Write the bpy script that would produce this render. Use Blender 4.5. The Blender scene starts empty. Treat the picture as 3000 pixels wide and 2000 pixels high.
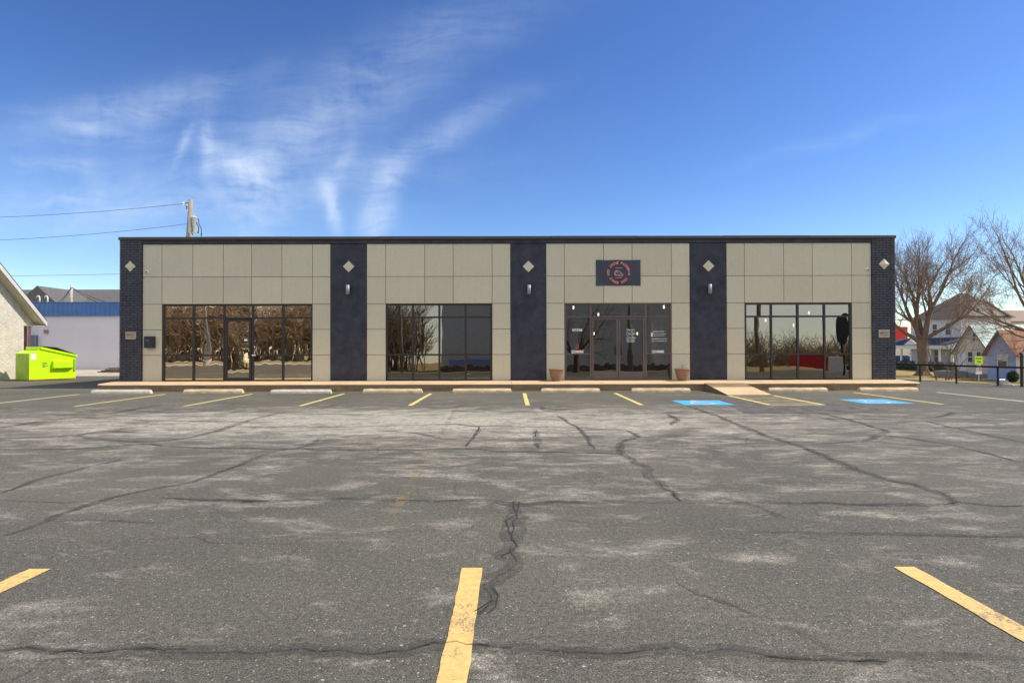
import bpy, math, random
from mathutils import Vector, Matrix, noise
R = math.radians
sc = bpy.context.scene
COL = sc.collection

# ------------------------------------------------------------------ camera
H = 1.43                      # eye height above the parking lot
FPX = 1731.0                  # focal length in pixels of the 3000 px wide photograph
TILT = math.atan(16.6 / FPX)
CAMR = Matrix.Rotation(R(90) + TILT, 3, 'X') @ Matrix.Rotation(R(-0.14), 3, 'Z')
cd = bpy.data.cameras.new("camera"); cam = bpy.data.objects.new("camera", cd); COL.objects.link(cam)
cam.location = (0, 0, H); cam.rotation_euler = CAMR.to_euler()
cd.sensor_width = 36; cd.lens = 36 * FPX / 3000; cd.clip_start = .05; cd.clip_end = 6000
sc.camera = cam
FY = 21.2                     # plane of the shop front


def ray(px, py):
    return CAMR @ Vector(((px - 1500) / FPX, (1000 - py) / FPX, -1))


def at(px, py, Y):            # the point of the vertical plane y = Y seen at a photograph pixel
    d = ray(px, py); t = Y / d.y
    return Vector((d.x * t, Y, H + d.z * t))


def gp(px, py, z=0.0):        # the ground point seen at a photograph pixel
    d = ray(px, py); t = (z - H) / d.z
    return Vector((d.x * t, d.y * t, z))


def fx(px, py=930): return at(px, py, FY).x
def fz(py, px=1500): return at(px, py, FY).z


# ------------------------------------------------------------------ materials
def nt(name):
    m = bpy.data.materials.new(name); m.use_nodes = True
    n = m.node_tree; p = n.nodes["Principled BSDF"]
    return m, n, p


def N(n, t, **kw):
    nd = n.nodes.new(t)
    for k, v in kw.items(): setattr(nd, k, v)
    return nd


def ramp(n, src, stops):
    r = N(n, 'ShaderNodeValToRGB')
    e = r.color_ramp.elements
    e[0].position, e[0].color = stops[0][0], (*stops[0][1], 1)
    e[1].position, e[1].color = stops[-1][0], (*stops[-1][1], 1)
    for p, c in stops[1:-1]:
        q = e.new(p); q.color = (*c, 1)
    n.links.new(src, r.inputs[0]); return r.outputs[0]


def noise_tex(n, vec, scale, detail=6, rough=.6, dist=0.0):
    t = N(n, 'ShaderNodeTexNoise')
    t.inputs['Scale'].default_value = scale; t.inputs['Detail'].default_value = detail
    t.inputs['Roughness'].default_value = rough; t.inputs['Distortion'].default_value = dist
    if vec is not None: n.links.new(vec, t.inputs['Vector'])
    return t.outputs['Fac']


def mapped(n, src, scale=(1, 1, 1), rot=(0, 0, 0), loc=(0, 0, 0), typ='POINT'):
    mp = N(n, 'ShaderNodeMapping', vector_type=typ)
    mp.inputs['Scale'].default_value = scale; mp.inputs['Rotation'].default_value = rot
    mp.inputs['Location'].default_value = loc
    n.links.new(src, mp.inputs['Vector']); return mp.outputs[0]


def math_(n, op, a, b=None, clamp=False):
    m = N(n, 'ShaderNodeMath', operation=op, use_clamp=clamp)
    for i, v in enumerate((a, b)):
        if v is None: continue
        if isinstance(v, (int, float)): m.inputs[i].default_value = v
        else: n.links.new(v, m.inputs[i])
    return m.outputs[0]


def mixc(n, fac, a, b, blend='MIX'):
    m = N(n, 'ShaderNodeMix', data_type='RGBA', blend_type=blend)
    for s, v in ((m.inputs[0], fac), (m.inputs[6], a), (m.inputs[7], b)):
        if isinstance(v, (int, float)): s.default_value = v
        elif isinstance(v, tuple): s.default_value = (*v, 1)
        else: n.links.new(v, s)
    return m.outputs[2]


def bump(n, p, h, strength=.3, dist=.01):
    b = N(n, 'ShaderNodeBump'); b.inputs['Strength'].default_value = strength; b.inputs['Distance'].default_value = dist
    n.links.new(h, b.inputs['Height']); n.links.new(b.outputs[0], p.inputs['Normal'])


def mat(name, c, rough=.7, var=.18, scale=3.0, fine=40.0, bmp=.15, metal=0.0, stretch=(1, 1, 1), bd=.01):
    m, n, p = nt(name)
    tc = N(n, 'ShaderNodeTexCoord').outputs['Object']
    v = mapped(n, tc, stretch)
    a = noise_tex(n, v, scale, 7, .65); b = noise_tex(n, v, fine, 3, .6)
    f = math_(n, 'ADD', math_(n, 'MULTIPLY', a, .6), math_(n, 'MULTIPLY', b, .4))
    lo = tuple(x * (1 - var * 1.6) for x in c); hi = tuple(min(1, x * (1 + var * 1.6)) for x in c)
    n.links.new(ramp(n, f, [(.3, lo), (.5, c), (.7, hi)]), p.inputs['Base Color'])
    p.inputs['Roughness'].default_value = rough; p.inputs['Metallic'].default_value = metal
    if bmp: bump(n, p, b, bmp, bd)
    return m


def emit(name, c, s):
    m, n, p = nt(name)
    p.inputs['Base Color'].default_value = (*c, 1)
    p.inputs['Emission Color'].default_value = (*c, 1); p.inputs['Emission Strength'].default_value = s
    return m


def glass(name, base, tint, gloss, wave, wscale=(1.2, 1.2, .6), inner=.3):
    m, n, p = nt(name); n.nodes.remove(p)
    out = n.nodes["Material Output"]
    tr = N(n, 'ShaderNodeBsdfTransparent'); tr.inputs[0].default_value = (inner, inner * .97, inner * .9, 1)
    gl = N(n, 'ShaderNodeBsdfGlossy'); gl.inputs['Color'].default_value = (*gloss, 1); gl.inputs['Roughness'].default_value = .0
    fr = N(n, 'ShaderNodeFresnel'); fr.inputs[0].default_value = 1.5
    tc = N(n, 'ShaderNodeTexCoord').outputs['Object']
    w = noise_tex(n, mapped(n, tc, wscale), 1.0, 2, .45)
    b = N(n, 'ShaderNodeBump'); b.inputs['Strength'].default_value = 1; b.inputs['Distance'].default_value = wave
    n.links.new(w, b.inputs['Height']); n.links.new(b.outputs[0], gl.inputs['Normal'])
    mx = N(n, 'ShaderNodeMixShader')
    n.links.new(math_(n, 'ADD', fr.outputs[0], base, True), mx.inputs[0])
    n.links.new(tr.outputs[0], mx.inputs[1]); n.links.new(gl.outputs[0], mx.inputs[2])
    n.links.new(mx.outputs[0], out.inputs[0])
    return m


def asphalt_mat():
    m, n, p = nt("asphalt")
    tc = N(n, 'ShaderNodeTexCoord').outputs['Object']
    big = noise_tex(n, mapped(n, tc, (.25, .4, 1)), 1.0, 6, .6)
    base = ramp(n, big, [(.28, (.083, .081, .068)), (.5, (.116, .112, .092)), (.75, (.154, .146, .118))])
    # hue drifts
    hue = noise_tex(n, mapped(n, tc, (.5, .5, 1), loc=(7, 3, 0)), 1.0, 3, .5)
    base = mixc(n, math_(n, 'MULTIPLY', ramp(n, hue, [(.45, (0, 0, 0)), (.7, (1, 1, 1))]), .35), base, (.104, .095, .085))
    # worn pale patches, thickest on the drive lane before the stalls
    sx = N(n, 'ShaderNodeSeparateXYZ'); n.links.new(tc, sx.inputs[0])

    def gauss(cx, cy, wx, wy, rot=0):
        v = mapped(n, tc, (wx, wy, 1e6), (0, 0, rot), (cx, cy, 0), 'TEXTURE')
        dn = N(n, 'ShaderNodeVectorMath', operation='DOT_PRODUCT'); n.links.new(v, dn.inputs[0]); n.links.new(v, dn.inputs[1])
        return math_(n, 'EXPONENT', math_(n, 'MULTIPLY', dn.outputs['Value'], -1.0))
    mask = math_(n, 'ADD', math_(n, 'MULTIPLY', gauss(-2.5, 11.7, 9.5, 2.3), .205), math_(n, 'MULTIPLY', gauss(0, 8.0, 12, 5), .072))
    w1 = noise_tex(n, mapped(n, tc, (.55, 1.0, 1), loc=(3, 1, 0)), 1.9, 9, .7, .8)
    w2 = noise_tex(n, mapped(n, tc, (1.2, 2.6, 1), loc=(9, 4, 0)), 1.5, 7, .7, .4)
    w = math_(n, 'ADD', math_(n, 'ADD', math_(n, 'MULTIPLY', w1, .6), math_(n, 'MULTIPLY', w2, .4)), mask)
    wf = ramp(n, w, [(.556, (0, 0, 0)), (.645, (.42, .42, .42)), (.75, (1, 1, 1))])
    grit = noise_tex(n, tc, 95, 2, .7); grit2 = noise_tex(n, mapped(n, tc, (.7, 1.3, 1)), 13, 6, .75)
    gsum = math_(n, 'ADD', math_(n, 'MULTIPLY', ramp(n, grit, [(.38, (0, 0, 0)), (.62, (1, 1, 1))]), .5), math_(n, 'MULTIPLY', ramp(n, grit2, [(.4, (0, 0, 0)), (.62, (1, 1, 1))]), .75))
    wf2 = math_(n, 'MULTIPLY', wf, math_(n, 'ADD', gsum, .12), True)
    c = mixc(n, wf2, base, (.47, .44, .375))
    # aggregate grain
    ag = noise_tex(n, tc, 120, 3, .9)
    c = mixc(n, 1.0, c, ramp(n, ag, [(.37, (.38, .38, .38)), (.5, (.9, .9, .88)), (.63, (1.9, 1.84, 1.7))]), 'MULTIPLY')
    ag2 = noise_tex(n, tc, 30, 4, .75)
    c = mixc(n, .85, c, ramp(n, ag2, [(.36, (.62, .62, .63)), (.64, (1.38, 1.36, 1.3))]), 'MULTIPLY')
    # hairline cracking
    for sc_, th, amt in ((.55, .010, .55), (1.5, .010, .4)):
        wob = N(n, 'ShaderNodeTexNoise'); wob.inputs['Scale'].default_value = 2.5; wob.inputs['Detail'].default_value = 7; n.links.new(tc, wob.inputs['Vector'])
        va = N(n, 'ShaderNodeVectorMath', operation='MULTIPLY_ADD'); n.links.new(wob.outputs['Color'], va.inputs[0]); va.inputs[1].default_value = (.5, .5, 0); n.links.new(tc, va.inputs[2])
        vo = N(n, 'ShaderNodeTexVoronoi', feature='DISTANCE_TO_EDGE'); vo.inputs['Scale'].default_value = sc_; n.links.new(va.outputs[0], vo.inputs['Vector'])
        hl = math_(n, 'MULTIPLY', math_(n, 'LESS_THAN', vo.outputs['Distance'], th * sc_), ramp(n, noise_tex(n, tc, .6 / sc_ * .55, 4, .6), [(.5, (0, 0, 0)), (.62, (amt, amt, amt))]))
        c = mixc(n, hl, c, (.035, .032, .028))
    # pale aggregate chips, small and many, a few larger
    for sc_, th, pick in ((34, .16, .62), (9, .075, .72), (4.5, .04, .5)):
        vo = N(n, 'ShaderNodeTexVoronoi'); vo.inputs['Scale'].default_value = sc_; n.links.new(mapped(n, tc, (1, 1.2, 1), loc=(sc_, 1, 0)), vo.inputs['Vector'])
        sepc = N(n, 'ShaderNodeSeparateColor'); n.links.new(vo.outputs['Color'], sepc.inputs[0])
        chip = math_(n, 'MULTIPLY', math_(n, 'LESS_THAN', vo.outputs['Distance'], th), math_(n, 'GREATER_THAN', sepc.outputs[0], pick))
        c = mixc(n, math_(n, 'MULTIPLY', chip, .85), c, (.46, .43, .37))
    n.links.new(c, p.inputs['Base Color']); p.inputs['Roughness'].default_value = .9
    p.inputs['Specular IOR Level'].default_value = .25
    bump(n, p, math_(n, 'ADD', ag, math_(n, 'MULTIPLY', ag2, .3)), .4, .006)
    return m


def paint_mat(name, c, worn=.5, under=(.12, .115, .11)):
    m, n, p = nt(name)
    tc = N(n, 'ShaderNodeTexCoord').outputs['Object']
    a = noise_tex(n, tc, 2.2, 8, .75); b = noise_tex(n, tc, 70, 3, .7)
    f = math_(n, 'ADD', math_(n, 'MULTIPLY', a, .55), math_(n, 'MULTIPLY', b, .45))
    hole = ramp(n, f, [(worn, (0, 0, 0)), (worn + .1, (1, 1, 1))])
    sh = ramp(n, noise_tex(n, tc, 22, 6, .75), [(.3, tuple(x * .72 for x in c)), (.7, tuple(min(1, x * 1.15) for x in c))])
    n.links.new(mixc(n, hole, sh, under), p.inputs['Base Color']); p.inputs['Roughness'].default_value = .75
    bump(n, p, b, .3, .005)
    return m


def siding_mat(name, c, step=.14, c2=None):
    m, n, p = nt(name)
    tc = N(n, 'ShaderNodeTexCoord').outputs['Object']
    s = N(n, 'ShaderNodeSeparateXYZ'); n.links.new(tc, s.inputs[0])
    fr = math_(n, 'FRACT', math_(n, 'DIVIDE', s.outputs[2], step))
    n.links.new(mixc(n, .15, c, ramp(n, noise_tex(n, tc, 1.5, 5), [(.3, tuple(x * .6 for x in c)), (.7, c)])), p.inputs['Base Color'])
    bump(n, p, math_(n, 'MULTIPLY', fr, -1.0), 1.0, .03)
    p.inputs['Roughness'].default_value = .6
    return m


def shingle_mat(name, c, step=.2):
    m, n, p = nt(name)
    tc = N(n, 'ShaderNodeTexCoord').outputs['Object']
    a = noise_tex(n, mapped(n, tc, (1, 1, 3)), 3.5, 5, .7); b = noise_tex(n, tc, 22, 2, .6)
    f = math_(n, 'ADD', math_(n, 'MULTIPLY', a, .5), math_(n, 'MULTIPLY', b, .5))
    n.links.new(ramp(n, f, [(.3, tuple(x * .55 for x in c)), (.5, c), (.7, tuple(x * 1.45 for x in c))]), p.inputs['Base Color'])
    s = N(n, 'ShaderNodeSeparateXYZ'); n.links.new(tc, s.inputs[0])
    bump(n, p, math_(n, 'FRACT', math_(n, 'DIVIDE', s.outputs[2], -step)), .8, .03)
    p.inputs['Roughness'].default_value = .9
    return m


M = {}
M['asphalt'] = asphalt_mat()
M['sealant'] = mat('crack_sealant', (.094, .084, .068), .9, .3, 5, 60, .4)
_n = M['sealant'].node_tree; _p = _n.nodes['Principled BSDF']
_tc = N(_n, 'ShaderNodeTexCoord').outputs['Object']
_n.links.new(ramp(_n, noise_tex(_n, _tc, 7, 6, .75), [(.34, (.05, .05, .05)), (.62, (.48, .48, .48))]), _p.inputs['Alpha'])
M['crack'] = mat('crack_dark', (.042, .037, .031), .95, .3, 6, 60, .2)
M['patch'] = mat('rough_asphalt', (.105, .095, .083), .95, .65, 3, 26, .9, bd=.02)
M['yellow'] = paint_mat('yellow_paint', (.76, .51, .17), .535)
M['pale_yellow'] = paint_mat('pale_yellow_paint', (.74, .60, .2), .57)
M['faded_yellow'] = paint_mat('faded_yellow_paint', (.40, .29, .12), .6)
_n = M['faded_yellow'].node_tree
_n.links.new(math_(_n, 'MULTIPLY', ramp(_n, noise_tex(_n, N(_n, 'ShaderNodeTexCoord').outputs['Object'], 3.5, 8, .8), [(.46, (0, 0, 0)), (.68, (1, 1, 1))]), .55), _n.nodes['Principled BSDF'].inputs['Alpha'])
M['white_paint'] = paint_mat('white_paint', (.78, .74, .62), .6)
M['faint_line'] = paint_mat('weathered_line_paint', (.74, .66, .42), .58)
M['blue_paint'] = paint_mat('blue_paint', (.08, .42, .78), .64)
M['walk'] = mat('sidewalk_concrete', (.60, .43, .245), .85, .17, 1.2, 45, .15)
M['riser'] = mat('kerb_face_concrete', (.22, .155, .09), .9, .3, 2.5, 40, .3, stretch=(.6, .6, 2.5))
M['stop_tan'] = mat('wheel_stop_concrete', (.64, .49, .30), .85, .3, 4, 60, .3)
M['stop_white'] = mat('whitewashed_concrete', (.62, .56, .45), .8, .18, 5, 60, .3)
M['panel'] = mat('beige_panel', (.56, .525, .395), .85, .055, .7, 55, .12)
for k_, f_ in (('panel', 1.0), ('panel_b', .955), ('panel_c', 1.03)):
    m_, n_, p_ = nt('beige_panel_tone')
    tc_ = N(n_, 'ShaderNodeTexCoord').outputs['Object']
    st = noise_tex(n_, mapped(n_, tc_, (5, 5, .35)), 1.6, 7, .7); bl = noise_tex(n_, tc_, .8, 6, .65); fi = noise_tex(n_, tc_, 48, 3, .7)
    c_ = tuple(x * f_ for x in (.565, .535, .405))
    q_ = mixc(n_, ramp(n_, st, [(.48, (0, 0, 0)), (.78, (.24, .24, .24))]), c_, tuple(x * .72 for x in c_))
    q_ = mixc(n_, ramp(n_, bl, [(.4, (0, 0, 0)), (.75, (.4, .4, .4))]), q_, tuple(x * y for x, y in zip(c_, (.92, .86, .78))))
    q_ = mixc(n_, 1.0, q_, ramp(n_, fi, [(.35, (.90, .90, .90)), (.65, (1.08, 1.08, 1.08))]), 'MULTIPLY')
    n_.links.new(q_, p_.inputs['Base Color']); p_.inputs['Roughness'].default_value = .85; bump(n_, p_, fi, .2, .008); M[k_] = m_
M['joint'] = mat('panel_joint', (.20, .155, .10), .9, .1)
M['navy'] = mat('dark_stucco', (.029, .032, .047), .75, .5, 2.6, 60, .35)
M['navybrick'] = mat('dark_painted_brick', (.048, .051, .066), .65, .35, 4, 50, .4)
M['mortar'] = mat('dark_mortar', (.013, .013, .016), .9, .2)
M['coping'] = mat('metal_coping', (.055, .042, .042), .45, .15, 2, 30, .05)
M['bronze'] = mat('dark_bronze_frame', (.026, .021, .021), .42, .15, 3, 40, .03)
M['mauve'] = mat('brown_door_frame', (.115, .088, .086), .42, .12, 3, 40, .03)
M['glass_warm'] = glass('reflective_warm_glass', .62, 0, (1.0, .86, .66), .0028, (1.6, 1.6, .9), .08)
M['glass_grey'] = glass('tinted_grey_glass', .33, 0, (.72, .68, .60), .0025, (1.0, 1.0, .5), .16)
M['glass_dark'] = glass('tinted_dark_glass', .27, 0, (.8, .76, .68), .003, (.9, .9, .5), .3)
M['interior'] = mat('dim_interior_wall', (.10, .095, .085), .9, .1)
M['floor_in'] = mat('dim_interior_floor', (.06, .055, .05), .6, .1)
M['diamond'] = mat('beige_ornament', (.60, .55, .42), .8, .06, 3, 50, .1)
M['silver'] = mat('brushed_silver', (.27, .28, .31), .5, .08, 6, 60, .02, .25)
M['black'] = mat('black_metal', (.012, .012, .014), .45, .2, 5, 40, .05)
M['mailbox'] = mat('mailbox_metal', (.02, .023, .032), .4, .15, 5, 40, .05)
M['white'] = mat('white_plastic', (.72, .72, .72), .4, .04, 5, 40, .02)
M['letter_white'] = mat('white_vinyl', (.88, .88, .86), .5, .03)
M['plaque'] = mat('beige_plaque', (.42, .34, .26), .7, .1, 8, 60, .1)
M['letter_brown'] = mat('brown_lettering', (.1, .075, .05), .7, .1)
M['banner'] = mat('slate_banner', (.038, .045, .068), .55, .1, 3, 60, .1)
M['neon'] = mat('coral_print', (.85, .26, .22), .6, .06)
M['neon_halo'] = mat('dark_red_print', (.10, .03, .04), .6, .1)
M['neon_pale'] = mat('pale_pink_print', (.8, .5, .47), .6, .06)
M['terracotta'] = mat('terracotta_pot', (.235, .14, .092), .6, .22, 3, 40, .12, stretch=(1, 1, 5))
M['soil'] = mat('potting_soil', (.03, .022, .016), .95, .3)
M['twig'] = mat('dry_stem', (.30, .22, .11), .9, .2)
M['lime'] = mat('lime_green_paint', (.62, 1.0, .001), .5, .13, 2.0, 30, .1)
M['lime_worn'] = mat('scuffed_lime_paint', (.30, .50, .03), .6, .2, 3, 30, .06)
M['lid'] = mat('black_plastic_lid', (.03, .028, .026), .7, .2)
M['rust'] = mat('rusty_edge', (.42, .22, .02), .8, .4, 6, 40, .2)
M['stucco'] = mat('pebbled_cream_stucco', (.66, .60, .48), .95, .16, 2, 14, 1.0, bd=.05)
M['fascia'] = mat('white_fascia_board', (.66, .62, .56), .6, .06)
M['soffit'] = mat('cream_soffit', (.55, .50, .38), .7, .05)
M['roof_dark'] = shingle_mat('dark_shingle', (.06, .056, .055))
M['roof_grey'] = shingle_mat('grey_shingle', (.125, .118, .112))
M['white_wall'] = mat('white_block_wall', (.66, .655, .68), .8, .05, .6, 40, .1)
M['blue_metal'] = mat('blue_metal_panel', (.07, .175, .42), .4, .12, 2, 40, .03)
M['red_brick'] = mat('red_brick_wall', (.22, .065, .05), .85, .3, 4, 40, .2)
M['steel'] = mat('galvanised_steel', (.42, .44, .46), .45, .1, 5, 40, .03, .4)
M['cabinet'] = mat('blue_grey_cabinet', (.12, .16, .21), .5, .1)
M['gravel'] = mat('pale_gravel', (.50, .42, .33), .95, .35, 2, 22, .8, bd=.04)
M['wood_pole'] = mat('weathered_pole_wood', (.32, .26, .19), .85, .25, 3, 40, .3, stretch=(5, 5, .4))
M['transformer'] = mat('pale_grey_enamel', (.52, .55, .52), .4, .06)
M['wire'] = mat('dark_cable', (.03, .032, .04), .6, .1)
M['conc_pole'] = mat('pale_concrete_pole', (.52, .45, .36), .8, .12)
M['plank'] = mat('old_plank', (.16, .11, .07), .9, .3, stretch=(.5, 6, 6))
M['grass'] = mat('dry_lawn', (.34, .245, .075), .95, .4, .35, 9, .8, bd=.06)
M['kerb'] = mat('pale_kerb_concrete', (.5, .45, .35), .85, .15)
M['mulch'] = mat('fallen_leaf_litter', (.2, .07, .04), .95, .5, 3, 14, .8)
M['tan_siding'] = siding_mat('tan_siding', (.68, .58, .46))
M['blue_siding'] = siding_mat('blue_siding', (.36, .42, .60))
M['white_siding'] = siding_mat('white_siding', (.72, .71, .70))
M['cream'] = mat('cream_painted_wall', (.62, .58, .47), .7, .06)
M['block'] = mat('grey_foundation_block', (.28, .27, .27), .9, .15)
M['stone'] = mat('brown_stone_pier', (.17, .13, .09), .9, .4, 3, 12, .6)
M['brown_roof'] = shingle_mat('brown_shingle', (.125, .095, .08))
M['tan_roof'] = shingle_mat('tan_shingle', (.30, .22, .16))
M['orange_roof'] = shingle_mat('russet_shingle', (.33, .17, .105))
M['navy_roof'] = shingle_mat('navy_shingle', (.035, .042, .075))
M['mint'] = mat('mint_metal_roof', (.46, .61, .54), .65, .05)
M['trim'] = mat('dark_green_trim', (.02, .032, .026), .5, .1)
M['trim_white'] = mat('white_trim', (.74, .74, .74), .6, .04)
M['win'] = glass('house_window_glass', .22, 0, (.8, .85, .9), .002, (1, 1, 1), .2)
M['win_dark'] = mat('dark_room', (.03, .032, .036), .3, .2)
M['curtain'] = mat('pale_curtain', (.62, .63, .55), .8, .1)
M['red_wall'] = mat('red_sign_wall', (.55, .02, .02), .6, .08)
M['bark'] = mat('grey_brown_bark', (.17, .12, .083), .9, .35, 5, 30, .8, stretch=(3, 3, .7), bd=.03)
M['buds'] = mat('red_buds', (.24, .095, .08), .9, .3)
M['twigs'] = mat('bare_twigs', (.22, .155, .12), .9, .25)
M['twigs_dark'] = mat('bare_brown_twigs', (.36, .27, .18), .9, .3)
M['bush'] = mat('evergreen_leaves', (.018, .05, .016), .7, .4)
M['sign_lime'] = mat('fluorescent_lime_sign', (.52, .86, .01), .5, .03)
M['sign_white'] = mat('white_sign_face', (.74, .73, .7), .5, .03)
M['sign_ink'] = mat('black_sign_ink', (.02, .02, .02), .6, .05)
M['car_blue'] = mat('blue_car_paint', (.02, .042, .13), .25, .05, 3, 40, 0, .3)
M['rubber'] = mat('black_rubber', (.015, .015, .015), .85, .1)
M['sign_back'] = mat('dark_sign_back', (.075, .07, .065), .7, .15)
M['gwall'] = mat('grey_block_wall', (.70, .67, .60), .9, .1)
M['bulb'] = emit('lit_bulb', (1, .9, .72), 5)
M['rail'] = mat('black_painted_pipe', (.012, .012, .013), .4, .2)
M['badge'] = mat('red_badge', (.42, .075, .05), .6, .1)
M['plate_grey'] = mat('grey_sign_plate', (.36, .37, .39), .5, .05)

# ------------------------------------------------------------------ mesh helpers
ORI = {}


class MB:
    zj = 0.0

    def __init__(s): s.v, s.f, s.mi = [], [], []

    def add(s, vs, fs, mi=0):
        o = len(s.v); s.v += [tuple(v) for v in vs]
        s.f += [tuple(i + o for i in f) for f in fs]; s.mi += [mi] * len(fs)
        return s

    def box(s, x0, x1, y0, y1, z0, z1, mi=0):
        return s.add([(x0, y0, z0), (x1, y0, z0), (x1, y1, z0), (x0, y1, z0), (x0, y0, z1), (x1, y0, z1), (x1, y1, z1), (x0, y1, z1)],
                     [(3, 2, 1, 0), (4, 5, 6, 7), (0, 1, 5, 4), (1, 2, 6, 5), (2, 3, 7, 6), (3, 0, 4, 7)], mi)

    def bbox(s, x0, x1, y0, y1, z0, z1, b=.01, mi=0):      # box with chamfered edges on the y0 (front) side and top
        vs, fs = [], []
        ring = lambda y, i: [(x0 + i, y, z0 + i), (x1 - i, y, z0 + i), (x1 - i, y, z1 - i), (x0 + i, y, z1 - i)]
        vs = ring(y0, b) + ring(y0 + b, 0) + ring(y1 - b, 0) + ring(y1, b)
        for k in range(3):
            for j in range(4):
                a, c = k * 4 + j, k * 4 + (j + 1) % 4
                fs.append((a, c, c + 4, a + 4)[::-1])
        fs += [(0, 1, 2, 3), (15, 14, 13, 12)]
        return s.add(vs, fs, mi)

    def prism(s, pts, d, mi=0):                            # planar polygon (3-D points) extruded by vector d
        n = len(pts); d = Vector(d); P = [Vector(p) for p in pts]
        nrm = sum(((P[i] - P[0]).cross(P[(i + 1) % n] - P[0]) for i in range(1, n - 1)), Vector())
        if nrm.dot(d) > 0: P = P[::-1]
        fs = [tuple(range(n)), tuple(range(2 * n - 1, n - 1, -1))]
        for i in range(n):
            j = (i + 1) % n
            fs.append((j, i, i + n, j + n))
        return s.add(P + [p + d for p in P], fs, mi)

    def face(s, pts, mi=0): return s.add(pts, [tuple(range(len(pts)))], mi)

    def tube(s, pts, rad, n=6, mi=0, cap=True):
        P = [Vector(p) for p in pts]
        rr = rad if isinstance(rad, (list, tuple)) else [rad] * len(P)
        vs = []; up = Vector((.31, .17, .94))
        for i, p in enumerate(P):
            t = (P[min(i + 1, len(P) - 1)] - P[max(i - 1, 0)]).normalized()
            a = t.cross(up)
            if a.length < .1: a = t.cross(Vector((1, 0, 0)))
            a.normalize(); b = t.cross(a)
            for k in range(n):
                w = 2 * math.pi * k / n
                vs.append(p + (a * math.cos(w) + b * math.sin(w)) * rr[i])
        fs = []
        for i in range(len(P) - 1):
            for k in range(n):
                q = (k + 1) % n
                fs.append((i * n + k, i * n + q, (i + 1) * n + q, (i + 1) * n + k))
        if cap:
            fs.append(tuple(range(n))[::-1]); fs.append(tuple(range((len(P) - 1) * n, len(P) * n)))
        return s.add(vs, fs, mi)

    def lathe(s, c, prof, n=24, mi=0):                     # profile [(r, z)] about the vertical axis through c
        vs = []; c = Vector(c)
        for r, z in prof:
            for k in range(n):
                w = 2 * math.pi * k / n
                vs.append(c + Vector((r * math.cos(w), r * math.sin(w), z)))
        fs = []
        for i in range(len(prof) - 1):
            for k in range(n):
                q = (k + 1) % n
                fs.append((i * n + k, i * n + q, (i + 1) * n + q, (i + 1) * n + k))
        fs.append(tuple(range(n))[::-1]); fs.append(tuple(range((len(prof) - 1) * n, len(prof) * n)))
        return s.add(vs, fs, mi)

    def strip(s, pts, wid, z, mi=0):                       # flat ribbon on the ground
        P = [Vector((p[0], p[1], 0)) for p in pts]; vs, fs = [], []
        for i, p in enumerate(P):
            t = (P[min(i + 1, len(P) - 1)] - P[max(i - 1, 0)]); t.normalize()
            w = wid(i) if callable(wid) else wid
            nn = Vector((-t.y, t.x, 0)) * w / 2
            q = z + (i * .618 % 1) * .0007 + s.zj; vs += [p + nn + Vector((0, 0, q)), p - nn + Vector((0, 0, q + .0002))]
        for i in range(len(P) - 1): fs.append((2 * i + 1, 2 * i + 3, 2 * i + 2, 2 * i))
        return s.add(vs, fs, mi)

    def build(s, name, mats, parent=None, smooth=False, origin=None, rot=0, local=False):
        me = bpy.data.meshes.new(name)
        o = ORI.get(parent.name, Vector()) if parent is not None else (Vector(origin) if origin else Vector())
        me.from_pydata([v if local else tuple(Vector(v) - o) for v in s.v], [], s.f)
        for m in (mats if isinstance(mats, (list, tuple)) else [mats]): me.materials.append(m)
        for p, i in zip(me.polygons, s.mi): p.material_index = i
        if smooth: me.polygons.foreach_set('use_smooth', [True] * len(me.polygons))
        me.update()
        ob = bpy.data.objects.new(name, me); COL.objects.link(ob)
        if parent is not None: ob.parent = parent
        else:
            ob.location = o; ob.rotation_euler.z = rot
        ORI[ob.name] = o
        return ob


def tag(o, label=None, cat=None, group=None, kind=None):
    for k, v in (('label', label), ('category', cat), ('group', group), ('kind', kind)):
        if v: o[k] = v
    return o


def thing(name, label, cat, loc=(0, 0, 0), group=None, rot=0):
    o = bpy.data.objects.new(name, None); COL.objects.link(o)
    o.location = loc; o.rotation_euler.z = rot; o.empty_display_size = .2
    ORI[o.name] = Vector(loc)
    return tag(o, label, cat, group)


def dup(root, loc, rot=None, label=None, scale=None):
    c = root.copy(); COL.objects.link(c); c.location = loc
    if rot is not None: c.rotation_euler.z = rot
    if scale: c.scale = scale if isinstance(scale, tuple) else (scale,) * 3
    if label: c['label'] = label

    def rec(src, dst):
        for ch in list(src.children):
            k = ch.copy(); COL.objects.link(k); k.parent = dst; rec(ch, k)
    rec(root, c)
    return c


_tc = {}


def text_polys(s, size=1.0, align='CENTER', shear=0.0, bold=0.0):
    key = (s, size, align, shear, bold)
    if key in _tc: return _tc[key]
    cu = bpy.data.curves.new('text', 'FONT'); cu.body = s; cu.size = size; cu.align_x = align; cu.align_y = 'CENTER'
    cu.shear = shear; cu.offset = bold; cu.resolution_u = 3
    ob = bpy.data.objects.new('text', cu); COL.objects.link(ob)
    dg = bpy.context.evaluated_depsgraph_get(); dg.update()
    me = ob.evaluated_get(dg).to_mesh()
    r = ([tuple(v.co) for v in me.vertices], [tuple(p.vertices) for p in me.polygons])
    ob.evaluated_get(dg).to_mesh_clear()
    bpy.data.objects.remove(ob); bpy.data.curves.remove(cu)
    _tc[key] = r
    return r


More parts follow.
